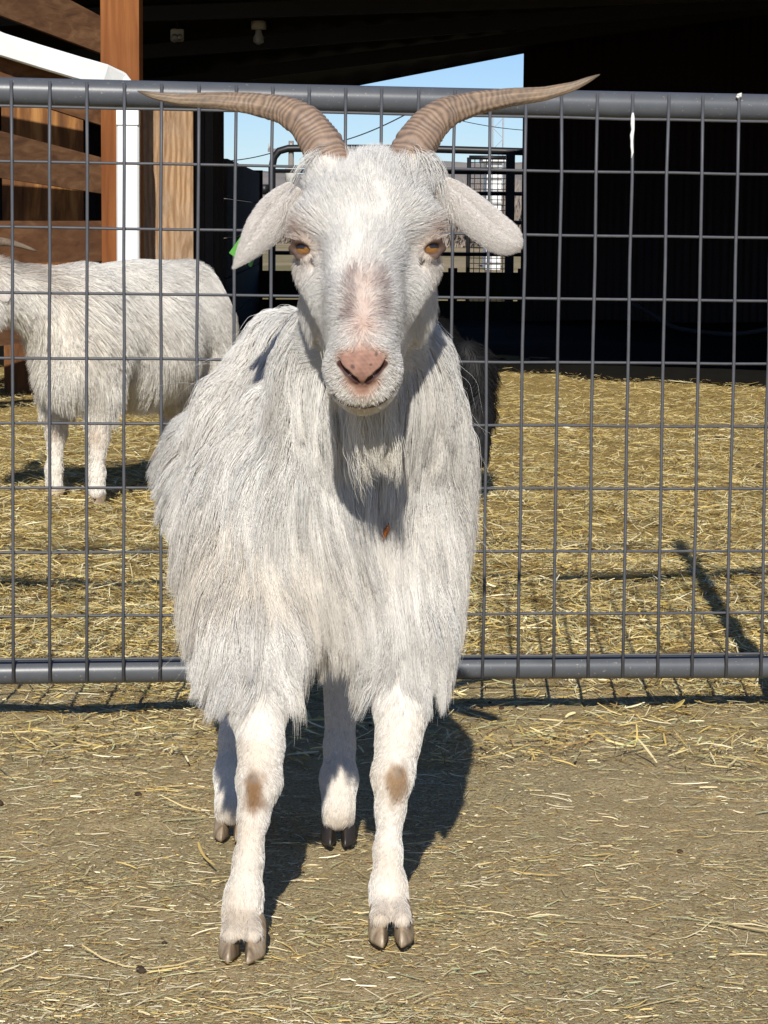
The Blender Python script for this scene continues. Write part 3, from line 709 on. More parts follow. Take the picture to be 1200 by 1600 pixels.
def horn(parent, pts, r0, r1, up, mat, rings=42, n=48, m_=260, flat_=.72, ridge=.032):
    P = np.array(pts, float); L = np.r_[0, np.cumsum(np.linalg.norm(np.diff(P, axis=0), axis=1))]; L /= L[-1]
    q = np.linspace(0, 1, m_); C = np.stack([np.interp(q, L, P[:, k]) for k in range(3)], 1)
    for _ in range(36): C[1:-1] = C[1:-1] + .5 * ((C[:-2] + C[2:]) / 2 - C[1:-1])
    T = norm(np.gradient(C, axis=0)); x = norm(np.cross(T[0], up)); V = []; cols = []
    for i in range(m_):
        x = norm(x - T[i] * (x @ T[i])); y = np.cross(T[i], x); s_ = q[i]
        r = float(np.interp(s_, np.linspace(0, 1, len(r0)), r0)) if r1 is None else r0 + (r1 - r0) * (s_ * .55 + .45 * s_ ** 2.2); r *= math.sqrt(max(0, 1 - max(0, (s_ - .93) / .07) ** 2)) if s_ > .93 else 1
        a = np.arange(n) * 2 * PI / n
        amp = ridge * (1 - sstep(.45, .85, s_)) * (.65 + .5 * np.sin(a * 2 + s_ * 17) * math.sin(s_ * 53 + 1))
        ph = (s_ ** .9) * rings * 2 * PI + 1.3 * np.sin(a * 2 + 1 + s_ * 5) + .9 * np.sin(a * 3 + s_ * 31) + .7 * np.sin(a * 5 - s_ * 47) + 1.6 * math.sin(s_ * 33) + 1.1 * math.sin(s_ * 71 + 2)
        w_ = np.sin(ph); rr = r * (1 + amp * w_ - .06 * np.cos(a * 2) + .02 * np.sin(a * 7 + s_ * 9))
        V.append(C[i] + rr[:, None] * (np.cos(a)[:, None] * x + flat_ * np.sin(a)[:, None] * y))
        base_c = np.array([.195, .138, .105]) * (1 - s_) ** .7 + np.array([.185, .142, .098]) * (1 - (1 - s_) ** .7)
        v = 1 + (.30 * w_ * (1 - sstep(.4, .8, s_)))[:, None] + (.13 * np.sin(a * 9 + s_ * 13) + .12 * np.sin(a * 14 - s_ * 9 + 2) + .10 * np.sin(a * 23 + s_ * 5) + .10 * np.sin(a * 6 + s_ * 170) * math.sin(s_ * 95))[:, None] * (.25 + 1.2 * s_)
        tip = sstep(.9, 1, s_)
        cols.append(np.clip(base_c * v * (1 - .55 * tip), 0, 1))
    Fc = [(i * n + j, i * n + (j + 1) % n, (i + 1) * n + (j + 1) % n, (i + 1) * n + j) for i in range(m_ - 1) for j in range(n)] + [tuple(range(n - 1, -1, -1))]
    b = MB(); b.add(np.concatenate(V), Fc, np.concatenate(cols)); return b.build('horn', mat, parent, True)
t = NT('goat_horn'); nh = t.noise(1, 5, .65, t.coord((60, 60, 60))); nf = t.noise(420, 3)
M_horn = t.base(t.mix(t.ramp(nh, [(0.35, (0, 0, 0)), (0.7, (1, 1, 1))]), t.attr(), t.mix(1.0, t.attr(), (1.5, 1.42, 1.3), 'MULTIPLY')), .5, .35); t.bump(nf, .25, .0015)
def eye(parent, c, r, look, iris=(.21, .098, .028)):
    # eyeball with amber iris and a level slit pupil, and a clear wet surface
    look = norm(np.array(look, float)); sx = norm(np.cross(look, [0, 0, 1.0])); up = np.cross(sx, look)
    n1, n2 = 40, 28; V = []; cols = []
    for i in range(n2 + 1):
        th_ = PI * i / n2
        for j in range(n1):
            ph = 2 * PI * j / n1; u, v = math.sin(th_) * math.cos(ph), math.sin(th_) * math.sin(ph)
            V.append(np.array(c) + r * (math.cos(th_) * look + u * sx + v * up))
            k = math.hypot(u, v)
            if th_ < PI / 2 and abs(v - .16) < .17 and abs(u) < .62: cc = (.012, .009, .008)
            elif th_ < PI / 2 and k < .86: cc = np.array(iris) * (1.15 - .5 * abs(k - .45)) * (1 + .12 * math.sin(ph * 11))
            else: cc = (.05, .025, .018)
            cols.append(cc)
    Fc = [(i * n1 + j, (i + 1) * n1 + j, (i + 1) * n1 + (j + 1) % n1, i * n1 + (j + 1) % n1) for i in range(n2) for j in range(n1)]
    b = MB(); b.add(np.array(V), Fc, np.array(cols)); return b.build('eye', M_eye, parent, True)
t = NT('wet_eye'); M_eye = t.base(t.attr(), .06, .6)
# ================================================================== the standing white goat
GHF = dict(y0=2.0, y1=2.6)
HOOFS = [G(377, 1497), G(611, 1472), G(360, 1310), G(528, 1318)]
goat = empty('goat', (-.08, 2.5, 0), 'long haired white goat with wide curved horns standing in front of the wire gate', 'goat')
F = Field(axis(-.34, .17, .0052, [(-.115, .078, .0019), (-.058, .024, .0012)]),
          axis(2.13, 3.20, .0055, [(2.13, 2.40, .0020), (2.14, 2.235, .0013)]),
          axis(-.01, .80, .0050, [(.49, .775, .0019), (.515, .615, .0012)]))
C = F.cone
# trunk
C((-.060, 2.57, .385), (-.090, 2.70, .383), .082, .088, .05)
C((-.090, 2.70, .383), (-.108, 2.96, .387), .088, .084, .05)
C((-.050, 2.60, .52), (-.09, 3.00, .505), .032, .034, .05)            # back
F.ell((-.110, 3.02, .395), (.082, .10, .105), .05)
C((-.050, 2.505, .352), (-.052, 2.505, .43), .060, .068, .05)            # brisket
# neck
C((-.014, 2.41, .655), (-.028, 2.47, .56), .052, .060, .03)
C((-.028, 2.47, .56), (-.040, 2.53, .47), .064, .086, .05)
C(W(455, 545, 2.60), W(412, 650, 2.61), .040, .048, .05); C(W(412, 650, 2.61), W(412, 760, 2.60), .046, .046, .05)
C(W(655, 585, 2.50), W(676, 700, 2.53), .022, .030, .05)
# shoulders and front legs
def chain(pts, rads, k=.02):
    for a, b, ra, rb in zip(pts[:-1], pts[1:], rads[:-1], rads[1:]): C(a, b, ra, rb, k)
h0, h1, h2, h3 = HOOFS
chain([W(405, 690, 2.58), W(400, 800, 2.528), W(398, 900, 2.495), W(397, 1010, 2.44), W(403, 1110, 2.39)], [.055, .058, .048, .036, .0275], .035)
kneeL = W(405, 1222, 2.352)
chain([W(403, 1110, 2.39), W(408, 1165, 2.37), kneeL, W(396, 1275, 2.345), W(388, 1345, 2.335), W(381, 1400, 2.328), W(378, 1432, 2.322)],
      [.0245, .0205, .0202, .0130, .0122, .0164, .0168], .012)
chain([W(630, 700, 2.55), W(630, 820, 2.518), W(630, 920, 2.50), W(632, 1010, 2.47), W(628, 1110, 2.43)], [.046, .044, .040, .034, .0265], .03)
kneeR = W(614, 1212, 2.402)
chain([W(628, 1110, 2.43), W(622, 1160, 2.415), kneeR, W(610, 1265, 2.395), W(606, 1330, 2.388), W(607, 1385, 2.382), W(608, 1414, 2.376)],
      [.0243, .0203, .0194, .0125, .0117, .0160, .0164], .012)
for h_, p_ in ((h0, W(378, 1432, 2.322)), (h1, W(608, 1414, 2.376))):
    for sx in (-1, 1): C(p_ + [sx * .0055, .003, .004], h_ + np.array([sx * .0106, .003, .021]), .0125, .0088, .007)
C(kneeL + [.002, -.010, .004], kneeL + [0, -.010, -.012], .010, .009, .012); C(kneeR + [.002, -.010, .004], kneeR + [0, -.010, -.012], .010, .009, .012)
# hind legs: stifle forward, hock back, near-vertical shank
for hp_, sx in ((h2, -.185), (h3, -.062)):
    chain([(sx, 2.99, .40), (sx - .003, 2.90, .30), ((sx + hp_[0]) / 2, 2.96, .215), (hp_[0] + .002, hp_[1] + .10, .185)], [.085, .055, .030, .0225], .03)
    chain([(hp_[0] + .002, hp_[1] + .10, .185), (hp_[0], hp_[1] + .065, .10), (hp_[0], hp_[1] + .045, .065), (hp_[0], hp_[1] + .012, .030)], [.0225, .0155, .0195, .0185], .012)
# tail, short and raised behind
C((-.125, 3.10, .53), (-.127, 3.15, .57), .02, .012, .02)
# ---- head
headF = []                                    # remembered so that hair regions know the head
def HC(a, b, ra, rb, k=.02): headF.append(('c', np.array(a), np.array(b), ra, rb)); C(a, b, ra, rb, k)
def HE(c, r, k=.02): headF.append(('e', np.array(c), np.array(r))); F.ell(c, r, k)
HE(W(574, 345, 2.365), (.060, .066, .050), .02)                       # skull
HE(W(574, 310, 2.335), (.050, .040, .032), .02)                       # forehead
HC(W(530, 298, 2.355), W(618, 298, 2.355), .024, .024, .02)             # poll between the horns
HC(W(573, 340, 2.318), W(569, 470, 2.250), .040, .0285, .025)         # bridge of the nose
HC(W(569, 470, 2.250), W(567, 550, 2.206), .0285, .0255, .02)
HC(W(571, 425, 2.345), W(567, 572, 2.232), .0530, .0275, .025)          # muzzle body
HC(W(541, 580, 2.224), W(593, 580, 2.224), .0190, .0190, .015)        # lips, left and right
HC(W(550, 606, 2.220), W(585, 606, 2.220), .0165, .0165, .012)
HC(W(571, 510, 2.36), W(568, 613, 2.243), .045, .0195, .02)           # lower jaw and chin
HE(W(512, 462, 2.385), (.022, .05, .040), .02); HE(W(638, 460, 2.385), (.022, .05, .040), .02)   # cheeks
HC(W(487, 352, 2.325), W(507, 338, 2.318), .019, .020, .018); HC(W(660, 350, 2.325), W(640, 336, 2.318), .019, .020, .018)   # brows
HC(W(492, 420, 2.328), W(520, 470, 2.30), .018, .016, .02); HC(W(656, 418, 2.328), W(624, 468, 2.30), .018, .016, .02)    # cheek bones
HE(W(566, 570, 2.199), (.0165, .014, .0150), .008)                     # nose pad
# horn bases in bone
C(W(516, 285, 2.345), W(511, 262, 2.347), .023, .018, .012); C(W(638, 284, 2.345), W(642, 260, 2.347), .023, .018, .012)
# eyes: sockets, lids
EYES = [(W(471, 387, 2.318), (-.62, -.78, .02)), (W(677, 386, 2.318), (.62, -.78, .02))]
for (c, lk), s in zip(EYES, (-1, 1)):
    lk = norm(np.array(lk)); F.cone(c + lk * .004, c + lk * .02, .0105, .012, .004, 'sub')
    sx = np.array([1.0, 0, 0]) * s; fw = np.array([0, -1.0, 0])
    def lid(pts, r): 
        for a, b in zip(pts[:-1], pts[1:]): F.cone(a, b, r, r, .004)
    e0 = c + sx * .0085 + fw * .005; e1 = c - sx * .0165 + fw * .0075 + [0, 0, -.0058]
    lid([e0 + [0, 0, -.001], c + sx * .004 + fw * .0124 + [0, 0, .0080], c - sx * .005 + fw * .0128 + [0, 0, .0066], e1], .0032)
    lid([e0 + [0, 0, -.001], c + sx * .002 + fw * .0105 + [0, 0, -.0085], c - sx * .006 + fw * .0104 + [0, 0, -.0092], e1], .0026)
# nostrils, the groove below them, the mouth line
def carve(px, r, dep=.001):
    P_ = [F.hit(a, b, 2.12, 2.34) for a, b in px]
    for a, b, ra, rb in zip(P_[:-1], P_[1:], r[:-1], r[1:]):
        C(a + [0, dep, 0], b + [0, dep, 0], ra, rb, .0015, 'sub', mar=.01)
mouth_px = [(512, 606), (523, 620), (538, 630), (555, 635), (569, 636), (583, 634), (598, 627), (611, 615), (619, 602)]
for pl in ([(529, 562), (533, 574), (543, 584), (553, 592), (561, 598)], [(603, 562), (599, 574), (589, 584), (579, 592), (571, 598)]): carve(pl, [.0016, .0030, .0036, .0030, .0012], .0006)
carve([(566, 600), (566, 616)], [.0008, .0006], 0)
carve(mouth_px, [.0008, .0011, .0016, .0018, .0018, .0018, .0016, .0011, .0008], .0002)
V, Q = F.mesh()
def near_seg(P, a, b):
    ba = b - a; t = np.clip(((P - a) @ ba) / (ba @ ba), 0, 1)[:, None]; return np.linalg.norm(P - a - ba * t, axis=1)
def head_d(P):
    d = np.full(len(P), 9.0)
    for h in headF:
        if h[0] == 'c':
            a, b = h[1], h[2]; ba = b - a; t = np.clip(((P - a) @ ba) / (ba @ ba), 0, 1); e = np.linalg.norm(P - a - ba * t[:, None], axis=1) - (h[3] + (h[4] - h[3]) * t)
        else:
            q = (P - h[1]) / h[2]; e = (np.linalg.norm(q, axis=1) - 1) * h[2].min()
        d = np.minimum(d, e)
    return d
# anatomical marks on the face, as points in space
NOSE_TOP = F.hit(567, 545, 2.1, 2.3); NOSE_MID = F.hit(566, 585, 2.1, 2.3); NOSE_LOW = F.hit(566, 614, 2.1, 2.3)
PATCH = [F.hit(571, 430, 2.1, 2.4), F.hit(568, 505, 2.1, 2.4)]
STREAK = [[F.hit(a, b, 2.1, 2.4) for a, b in pl] for pl in ([(549, 428), (546, 490)], [(594, 428), (596, 488)])]
TEAR = [(F.hit(477, 396, 2.2, 2.4), F.hit(494, 412, 2.2, 2.4)), (F.hit(669, 395, 2.2, 2.4), F.hit(656, 410, 2.2, 2.4))]
MOUTH = [F.hit(a, b, 2.12, 2.34) for a, b in mouth_px]
NOSTR = [[F.hit(a, b, 2.12, 2.34) for a, b in pl] for pl in ([(531, 568), (543, 584), (558, 596)], [(601, 568), (589, 584), (574, 596)])]
PAD = [np.array(F.hit(a, b, 2.1, 2.35)) for a, b in ((552, 563), (580, 563), (539, 564), (566, 562), (593, 564), (546, 574), (586, 574), (566, 590), (566, 605), (566, 573), (553, 596), (579, 596))]
PADR = [.0075, .0075, .0060, .009, .0055, .0065, .0065, .008, .006, .009, .0045, .0045]
def pad_d(P): return np.min([np.linalg.norm(P - c, axis=1) - r for c, r in zip(PAD, PADR)], axis=0)
def poly_d(P, pts): return np.min([near_seg(P, a, b) for a, b in zip(pts[:-1], pts[1:])], axis=0)
def lerp(a, b, w): return a + (np.asarray(b) - a) * w[:, None]
def coat(P):                                   # colour of coat and skin at a place on the body
    c = np.tile(np.array([.91, .893, .86]), (len(P), 1))
    c = lerp(c, [.70, .60, .47], .75 * sstep(.15, .95, .5 + .5 * wob(P, 9, 3)) * sstep(2.62, 2.42, P[:, 1]) * sstep(.50, .36, P[:, 2]) * sstep(.16, .26, P[:, 2]))
    c = lerp(c, [.68, .62, .53], .30 * sstep(.1, .9, .5 + .5 * wob(P, 21, 5)) * (head_d(P) > .012))
    hd = head_d(P) < .03
    c = c * (1 - .07 * hd)[:, None]
    c = lerp(c, [.56, .37, .31], .62 * np.exp(-(near_seg(P, *PATCH) / .0155) ** 2) * hd * (.75 + .25 * wob(P, 120, 3)))
    c = lerp(c, [.60, .40, .33], .40 * np.exp(-(near_seg(P, PATCH[1], NOSE_TOP) / .010) ** 2) * hd)
    for sk in STREAK: c = lerp(c, [.30, .21, .19], .80 * np.exp(-(near_seg(P, *sk) / .0072) ** 2) * hd * (.8 + .3 * wob(P, 150, 5)))
    c = lerp(c, [.60, .36, .27], .7 * sstep(.010, .001, pad_d(P)) * hd)
    for (ec, lk) in EYES:
        c = lerp(c, [.42, .27, .19], .8 * np.exp(-(np.linalg.norm(P - ec - [0, -.008, .012], axis=1) / .014) ** 2))
        c = lerp(c, [.50, .38, .30], .5 * np.exp(-(np.linalg.norm(P - ec - [0, -.006, -.005], axis=1) / .02) ** 2))
    c = lerp(c, [.62, .50, .30], .45 * np.exp(-(np.linalg.norm(P - F_CHIN, axis=1) / .016) ** 2))
    for kn, off in ((kneeL, (-.004, -.022, 0)), (kneeR, (.004, -.022, .004))):
        q = P - kn - np.array(off); r = (1 + .22 * wob(P, 170, 4)) * np.sqrt((q[:, 0] / .85) ** 2 + (q[:, 1] * .6) ** 2 + (q[:, 2] * np.where(q[:, 2] < 0, .5, 1.0)) ** 2)
        c = lerp(c, [.27, .145, .056], .97 * np.exp(-(r / .0132) ** 5)); 
    for cc_, rr_ in zip(CALLUS, (.0056, .0050)): c = lerp(c, [.26, .205, .17], .85 * np.exp(-(np.linalg.norm(P - cc_, axis=1) * (1 + .15 * wob(P, 300, 2)) / rr_) ** 6)) * (1 + .25 * wob(P, 700, 6) * np.exp(-(np.linalg.norm(P - cc_, axis=1) / .007) ** 4))[:, None]
    low = P[:, 2] < .20
    c = lerp(c, [.66, .54, .38], low * .32 * sstep(.45, 1.0, .5 + .5 * wob(P, 34, 2)))
    c = lerp(c, [.50, .39, .26], low * .42 * sstep(.05, .026, P[:, 2]))
    return c
CALLUS = [F.hit(395, 1217, 2.2, 2.5), F.hit(622, 1209, 2.2, 2.6)]
F_CHIN = F.hit(567, 640, 2.15, 2.4) if F.sample(np.array([F.hit(567, 640, 2.15, 2.4)]))[0] < .01 else W(567, 634, 2.235)
def skin_col(P):
    c = coat(P) * [.80, .75, .69]
    pd = pad_d(P); c = lerp(c, [.42, .24, .185], sstep(.0025, -.0015, pd)); c = c * (1 - .16 * sstep(.003, -.001, pd) * (wob(P, 640, 3) + .5 * wob(P, 300, 6)))[:, None]
    spots = [(F.hit(551, 573, 2.1, 2.3), .0022), (F.hit(579, 570, 2.1, 2.3), .0013), (F.hit(588, 553, 2.1, 2.3), .002)]
    for s_, r in spots: c = lerp(c, [.13, .09, .085], .85 * sstep(r * 1.25, r * .7, np.linalg.norm(P - s_, axis=1)))
    for pl in NOSTR: c = lerp(c, [.055, .02, .018], sstep(.0042, .0022, poly_d(P, pl)))
    c = lerp(c, [.10, .06, .045], sstep(.0032, .0014, poly_d(P, MOUTH)))
    for (ec, lk), tr in zip(EYES, TEAR):
        c = lerp(c, [.11, .068, .054], sstep(.0160, .0132, np.linalg.norm(P - ec - norm(np.array(lk)) * .006, axis=1)))
        c = lerp(c, [.05, .03, .026], sstep(.0046, .0028, near_seg(P, *tr)))
    return c
quads_mesh('goat_body', V, Q, M_skin, col=np.clip(skin_col(V), 0, 1), smooth=True, parent=goat)
for (c, lk) in EYES: eye(goat, c + [-.0022 * np.sign(lk[0]), -.0004, 0], .0117, norm(np.array([lk[0] * .75, lk[1], -.05])))
for i, h in enumerate(HOOFS):
    hoof(goat, h + np.array([0, .012, 0]), [(-.08, -1), (.03, -1), (-.05, -1), (0, -1)][i], 1.12 if i < 2 else 1.0, M_hoof if i < 3 else M_darkhoof)
# horns sweep up, then out and a little back
HORN_L = [W(521, 270, 2.345), W(504, 228, 2.356), W(479, 192, 2.37), W(446, 172, 2.385), W(395, 162, 2.40), W(340, 157, 2.41), (W(282, 156, 2.42)), W(243, 150, 2.425), W(214, 142, 2.43)]
HORN_R = [W(630, 268, 2.345), W(648, 227, 2.356), W(671, 195, 2.37), W(699, 174, 2.385), W(742, 161, 2.40), W(795, 152, 2.41), W(850, 147, 2.42), W(897, 135, 2.425), W(938, 116, 2.43)]
HR = [.0240, .0215, .0185, .0150, .0120, .0098, .0078, .0052, .0018]
horn(goat, HORN_L, HR, None, (0, -1, 0), M_horn)
horn(goat, HORN_R, HR, None, (0, -1, 0), M_horn)
# ears: cupped leaves hanging out from behind the eyes
def ear(pts, wds, bulge, side, name='ear', tone=(.58, .52, .47)):
    P = np.array(pts, float); k = np.linspace(0, 1, len(P)); q = np.linspace(0, 1, 40)
    C_ = np.stack([np.interp(q, k, P[:, a]) for a in range(3)], 1)
    for _ in range(14): C_[1:-1] = (C_[:-2] + 2 * C_[1:-1] + C_[2:]) / 4
    w_ = np.interp(q, k, wds); w_ = np.convolve(np.pad(w_, 2, 'edge'), np.ones(5) / 5, 'valid')
    w_ *= np.sqrt(np.clip(1 - np.clip((q - .86) / .14, 0, 1) ** 2, 0.02, 1))
    T = norm(np.gradient(C_, axis=0)); view = np.array([0, -1.0, .12]); V_ = []; nv_ = 17
    for i in range(len(q)):
        x = norm(np.cross(view, T[i])) * side; f = norm(np.cross(T[i], x)); f = f if f[1] < 0 else -f
        for v in np.linspace(-1, 1, nv_):
            roll = bulge * (1 - .35 * q[i])
            fold = .16 * math.exp(-((v - .42 + .3 * q[i]) / .20) ** 2) * (1 - q[i]) ** .7
            V_.append(C_[i] + x * (w_[i] / 2 * v) + f * (w_[i] * (roll * (1 - v * v * (1.0 + .35 * (v < 0))) - fold)))
    V_ = np.array(V_); nq = len(q)
    Qf = np.array([(i * nv_ + j, i * nv_ + j + 1, (i + 1) * nv_ + j + 1, (i + 1) * nv_ + j) for i in range(nq - 1) for j in range(nv_ - 1)])
    a, b, c_ = V_[Qf[:, 0]], V_[Qf[:, 1]], V_[Qf[:, 3]]; fn_ = np.cross(b - a, c_ - a)
    if (fn_[:, 1] > 0).mean() > .5: Qf = Qf[:, ::-1]
    vn = np.zeros_like(V_)
    for k_ in range(4): np.add.at(vn, Qf[:, k_], norm(np.cross(V_[Qf[:, 1]] - V_[Qf[:, 0]], V_[Qf[:, 3]] - V_[Qf[:, 0]])))
    vn = norm(vn); th_ = .0013 * np.sqrt(np.clip(1 - (np.tile(np.linspace(-1, 1, nv_), nq)) ** 6, .05, 1))[:, None]
    n0 = len(V_); VV = np.concatenate([V_ + vn * th_, V_ - vn * th_])
    rim = [i * nv_ for i in range(nq)] + [(nq - 1) * nv_ + j for j in range(1, nv_)] + [i * nv_ + nv_ - 1 for i in range(nq - 2, -1, -1)] + [j for j in range(nv_ - 2, 0, -1)]
    rq = np.array([(a, b, b + n0, a + n0) for a, b in zip(rim, rim[1:] + rim[:1])])
    QQ = np.concatenate([Qf, Qf[:, ::-1] + n0, rq])
    col = np.tile(tone, (len(VV), 1)); col[n0:] = np.array(tone) * [.6, .42, .38]
    o = quads_mesh(name, VV, QQ, M_skin, col=col, smooth=True, parent=goat)
    return V_ + vn * th_, Qf, VV, QQ
EAR_L = ear([W(466, 300, 2.352), W(447, 316, 2.345), W(428, 336, 2.338), W(409, 362, 2.333), W(390, 388, 2.330), W(367, 417, 2.330)], [.025, .034, .037, .034, .022, .006], .30, -1)
EAR_R = ear([W(688, 294, 2.352), W(708, 308, 2.346), W(732, 328, 2.340), W(757, 350, 2.336), W(782, 369, 2.334), W(813, 384, 2.333)], [.025, .032, .035, .0365, .034, .026], .30, 1)
# green ear tag clipped through the left-hand ear
M_tag = flat('green_tag_plastic', (.10, .33, .06), .4, .4, var=.08, scale=40)
m = MB(); ta, tb = W(391, 362, 2.346), W(364, 400, 2.352)
m.beam(ta, tb, .0098, .0018, up=(.3, -.5, .5), bev=.0007); m.beam(W(402, 384, 2.352), W(390, 416, 2.356), .006, .0018, up=(-.6, -.4, .3), bev=.0007); m.build('ear_tag', M_tag, goat)

# ---- the coat
def smoothmax0(x): return np.clip(x, 0, None)
GRAVF = np.array([0, 0, -1.0])
def region(P):
    hd = head_d(P); head = sstep(.016, .004, hd)
    leg = sstep(.235, .195, P[:, 2]) * (P[:, 2] < .26); hind = (P[:, 1] > 2.62) & (P[:, 2] < .30)
    return head, leg, hind
WHORL = F.hit(569, 500, 2.1, 2.4)
def head_flow(P):
    q = P - WHORL; f = np.stack([q[:, 0] * 1.2, .9 * np.abs(q[:, 0]) + .25 * np.clip(q[:, 2], 0, 1), q[:, 2] * .85 - .25 * np.abs(q[:, 0])], 1)
    f = norm(f + 1e-5)
    side = sstep(.025, .055, np.abs(q[:, 0]))[:, None]; lowr = sstep(.10, .03, q[:, 2])[:, None]
    f = f * (1 - .75 * side * lowr) + np.array([0, .45, -.9]) * .75 * side * lowr
    below = sstep(-.01, -.03, q[:, 2])[:, None]
    f = f * (1 - below) + norm(np.stack([q[:, 0] * 14, .7 + 0 * q[:, 0], -.35 + 0 * q[:, 0]], 1)) * below
    f = norm(f + .35 * np.stack([wob(P, 45, 1), 0 * q[:, 0], wob(P, 45, 2)], 1))
    for ec, lk in EYES:                           # hair parts around each eye
        e = P - ec - [0, -.008, -.001]; w_ = (np.exp(-(np.linalg.norm(e, axis=1) / .022) ** 2) * (1 - .55 * sstep(.003, .012, e[:, 2])))[:, None]
        f = f * (1 - w_) + norm(e) * w_
    return norm(f)
def bare(P):                                    # 1 where no hair grows
    b = pad_d(P) < .0015
    for pl in NOSTR: b |= poly_d(P, pl) < .004
    b |= poly_d(P, MOUTH) < .0030
    for hn in (HORN_L, HORN_R): b |= near_seg(P, hn[0], hn[1]) < .0195
    for (ec, lk), tr in zip(EYES, TEAR):
        b |= np.linalg.norm(P - ec - norm(np.array(lk)) * .006, axis=1) < .0136; b |= near_seg(P, *tr) < .0052
    return b
def strands_head(N):
    def wgt(c, n): 
        h = sstep(.030, .018, head_d(c)) * (c[:, 2] > .48) * (c[:, 1] < 2.42); pt = np.exp(-(near_seg(c, *PATCH) / .013) ** 2)
        return h * (1 - .65 * pt) * np.where(n[:, 1] < .2, 1, .4)
    P, _ = roots_on(V, Q, N, wgt); k = ~bare(P); P = P[k]; n = F.grad(P)
    q = P - WHORL
    L = .0075 + .006 * sstep(.02, .08, q[:, 2]) + .003 * sstep(.04, .07, np.abs(q[:, 0]))
    L += .010 * np.exp(-((P[:, 0] - (-.013)) / .022) ** 2) * sstep(.11, .135, q[:, 2]) 
    L -= .0042 * sstep(-.012, -.03, q[:, 2])
    jaw = sstep(.038, .05, np.abs(q[:, 0])) * sstep(.05, .02, q[:, 2]) * sstep(2.31, 2.35, P[:, 1]); L += .016 * jaw
    for ec, lk in EYES: L *= 1 - .55 * np.exp(-(np.linalg.norm(P - ec - [0, -.008, 0], axis=1) / .020) ** 2)
    L *= rng.uniform(.65, 1.3, len(P))
    fl = head_flow(P); lift = .10 + .16 * rng.uniform(size=len(P)) + .5 * sstep(.12, .14, q[:, 2]) * (np.abs(P[:, 0] + .013) < .025)
    S = comb(P, n, L, fl, lift, .0012 * rng.uniform(.3, 2.0, len(P)), 5, F, .03)
    Gd = S[rng.choice(len(S), len(S) // 26, replace=False)]
    S2, nr = clump(S, Gd, .27 * np.ones(len(S)), power=.9)
    bad = np.linalg.norm(Gd[nr][:, 0] - S[:, 0], axis=1) > .006; S2[bad] = S[bad]
    return S2, np.full(len(S), .00013) * rng.uniform(.75, 1.25, len(S)), coat(P) * rng.uniform(.86, 1.10, (len(S), 1))
def body_len(P):
    L = np.full(len(P), .085)
    L += .03 * sstep(.02, -.06, P[:, 1] - 2.55) * sstep(.52, .40, P[:, 2])                    # chest
    L *= 1 - .30 * sstep(.50, .60, P[:, 2])
    L *= 1 - .42 * sstep(2.60, 2.76, P[:, 1])
    L *= 1 - .40 * sstep(.40, .30, P[:, 2]) * sstep(2.56, 2.62, P[:, 1])
    L *= 1 - .50 * sstep(.40, .26, P[:, 2]) * (P[:, 1] < 2.62)
    L *= 1 - .55 * ((P[:, 1] > 2.75) & (P[:, 2] < .34))
    neck = sstep(.54, .60, P[:, 2]) * (P[:, 1] < 2.6); L = L * (1 - .08 * neck)
    return L
def body_flow(P, n):
    ax_ = -.05 - .14 * (P[:, 1] - 2.5)
    f = np.tile(np.array([0, .10, -1.0]), (len(P), 1)); f[:, 1] += .35 * sstep(2.60, 2.75, P[:, 1])
    f[:, 0] += .5 * (P[:, 0] - ax_) * sstep(.58, .40, P[:, 2])
    f[:, 0] += np.sign(P[:, 0] - ax_) * .45 * sstep(.50, .62, P[:, 2])
    w_ = np.stack([wob(P, 15, 2), .3 * wob(P, 15, 5), .25 * wob(P, 15, 8)], 1) * .42 + np.stack([wob(P, 44, 6), 0 * P[:, 0], 0 * P[:, 0]], 1) * .22
    return norm(f + w_)
def strands_body(N, NG):
    def wgt(c, n):
        return sstep(.015, .030, head_d(c)) * sstep(.245, .275, c[:, 2]) * np.where(n[:, 1] < .25, 1.0, .45) * np.where(c[:, 1] > 2.85, .45, 1.0) * np.where((c[:, 1] > 2.7) & (c[:, 2] < .3), .4, 1)
    def grow(n_, wave):
        P, _ = roots_on(V, Q, n_, wgt); n = F.grad(P)
        L = body_len(P) * rng.uniform(.7, 1.2, n_)
        return P, comb(P, n, L, body_flow(P, n), .30 + .3 * rng.uniform(size=n_), .003 + .019 * rng.uniform(size=n_) ** 1.3 * np.minimum(1, L / .08), 11, F, .20, wave, hug=.22)
    Pg, Gd = grow(NG, .09); P, S = grow(N, .03)
    S2, nr = clump(S, Gd, rng.uniform(.60, .93, N), power=.75)
    big = rng.choice(NG, NG // 7, replace=False); S3, nb = clump(S2, Gd[big], rng.uniform(.15, .50, N), power=1.3)
    far_ = np.linalg.norm(Gd[big][nb][:, 0] - S[:, 0], axis=1) > .045; S3[far_] = S2[far_]; S2 = S3
    bad = np.linalg.norm(Gd[nr][:, 0] - S[:, 0], axis=1) > .025; S2[bad] = S[bad]
    S2 += rng.normal(0, .0022, (N, 1, 3)) * (np.linspace(0, 1, S2.shape[1]) ** 1.2)[None, :, None]
    tone = (rng.uniform(.86, 1.08, NG)[nr]) * (rng.uniform(.90, 1.05, len(big))[nb])
    return S2, np.full(N, .00022) * rng.uniform(.7, 1.3, N), coat(P) * (tone * rng.uniform(.88, 1.08, N))[:, None]
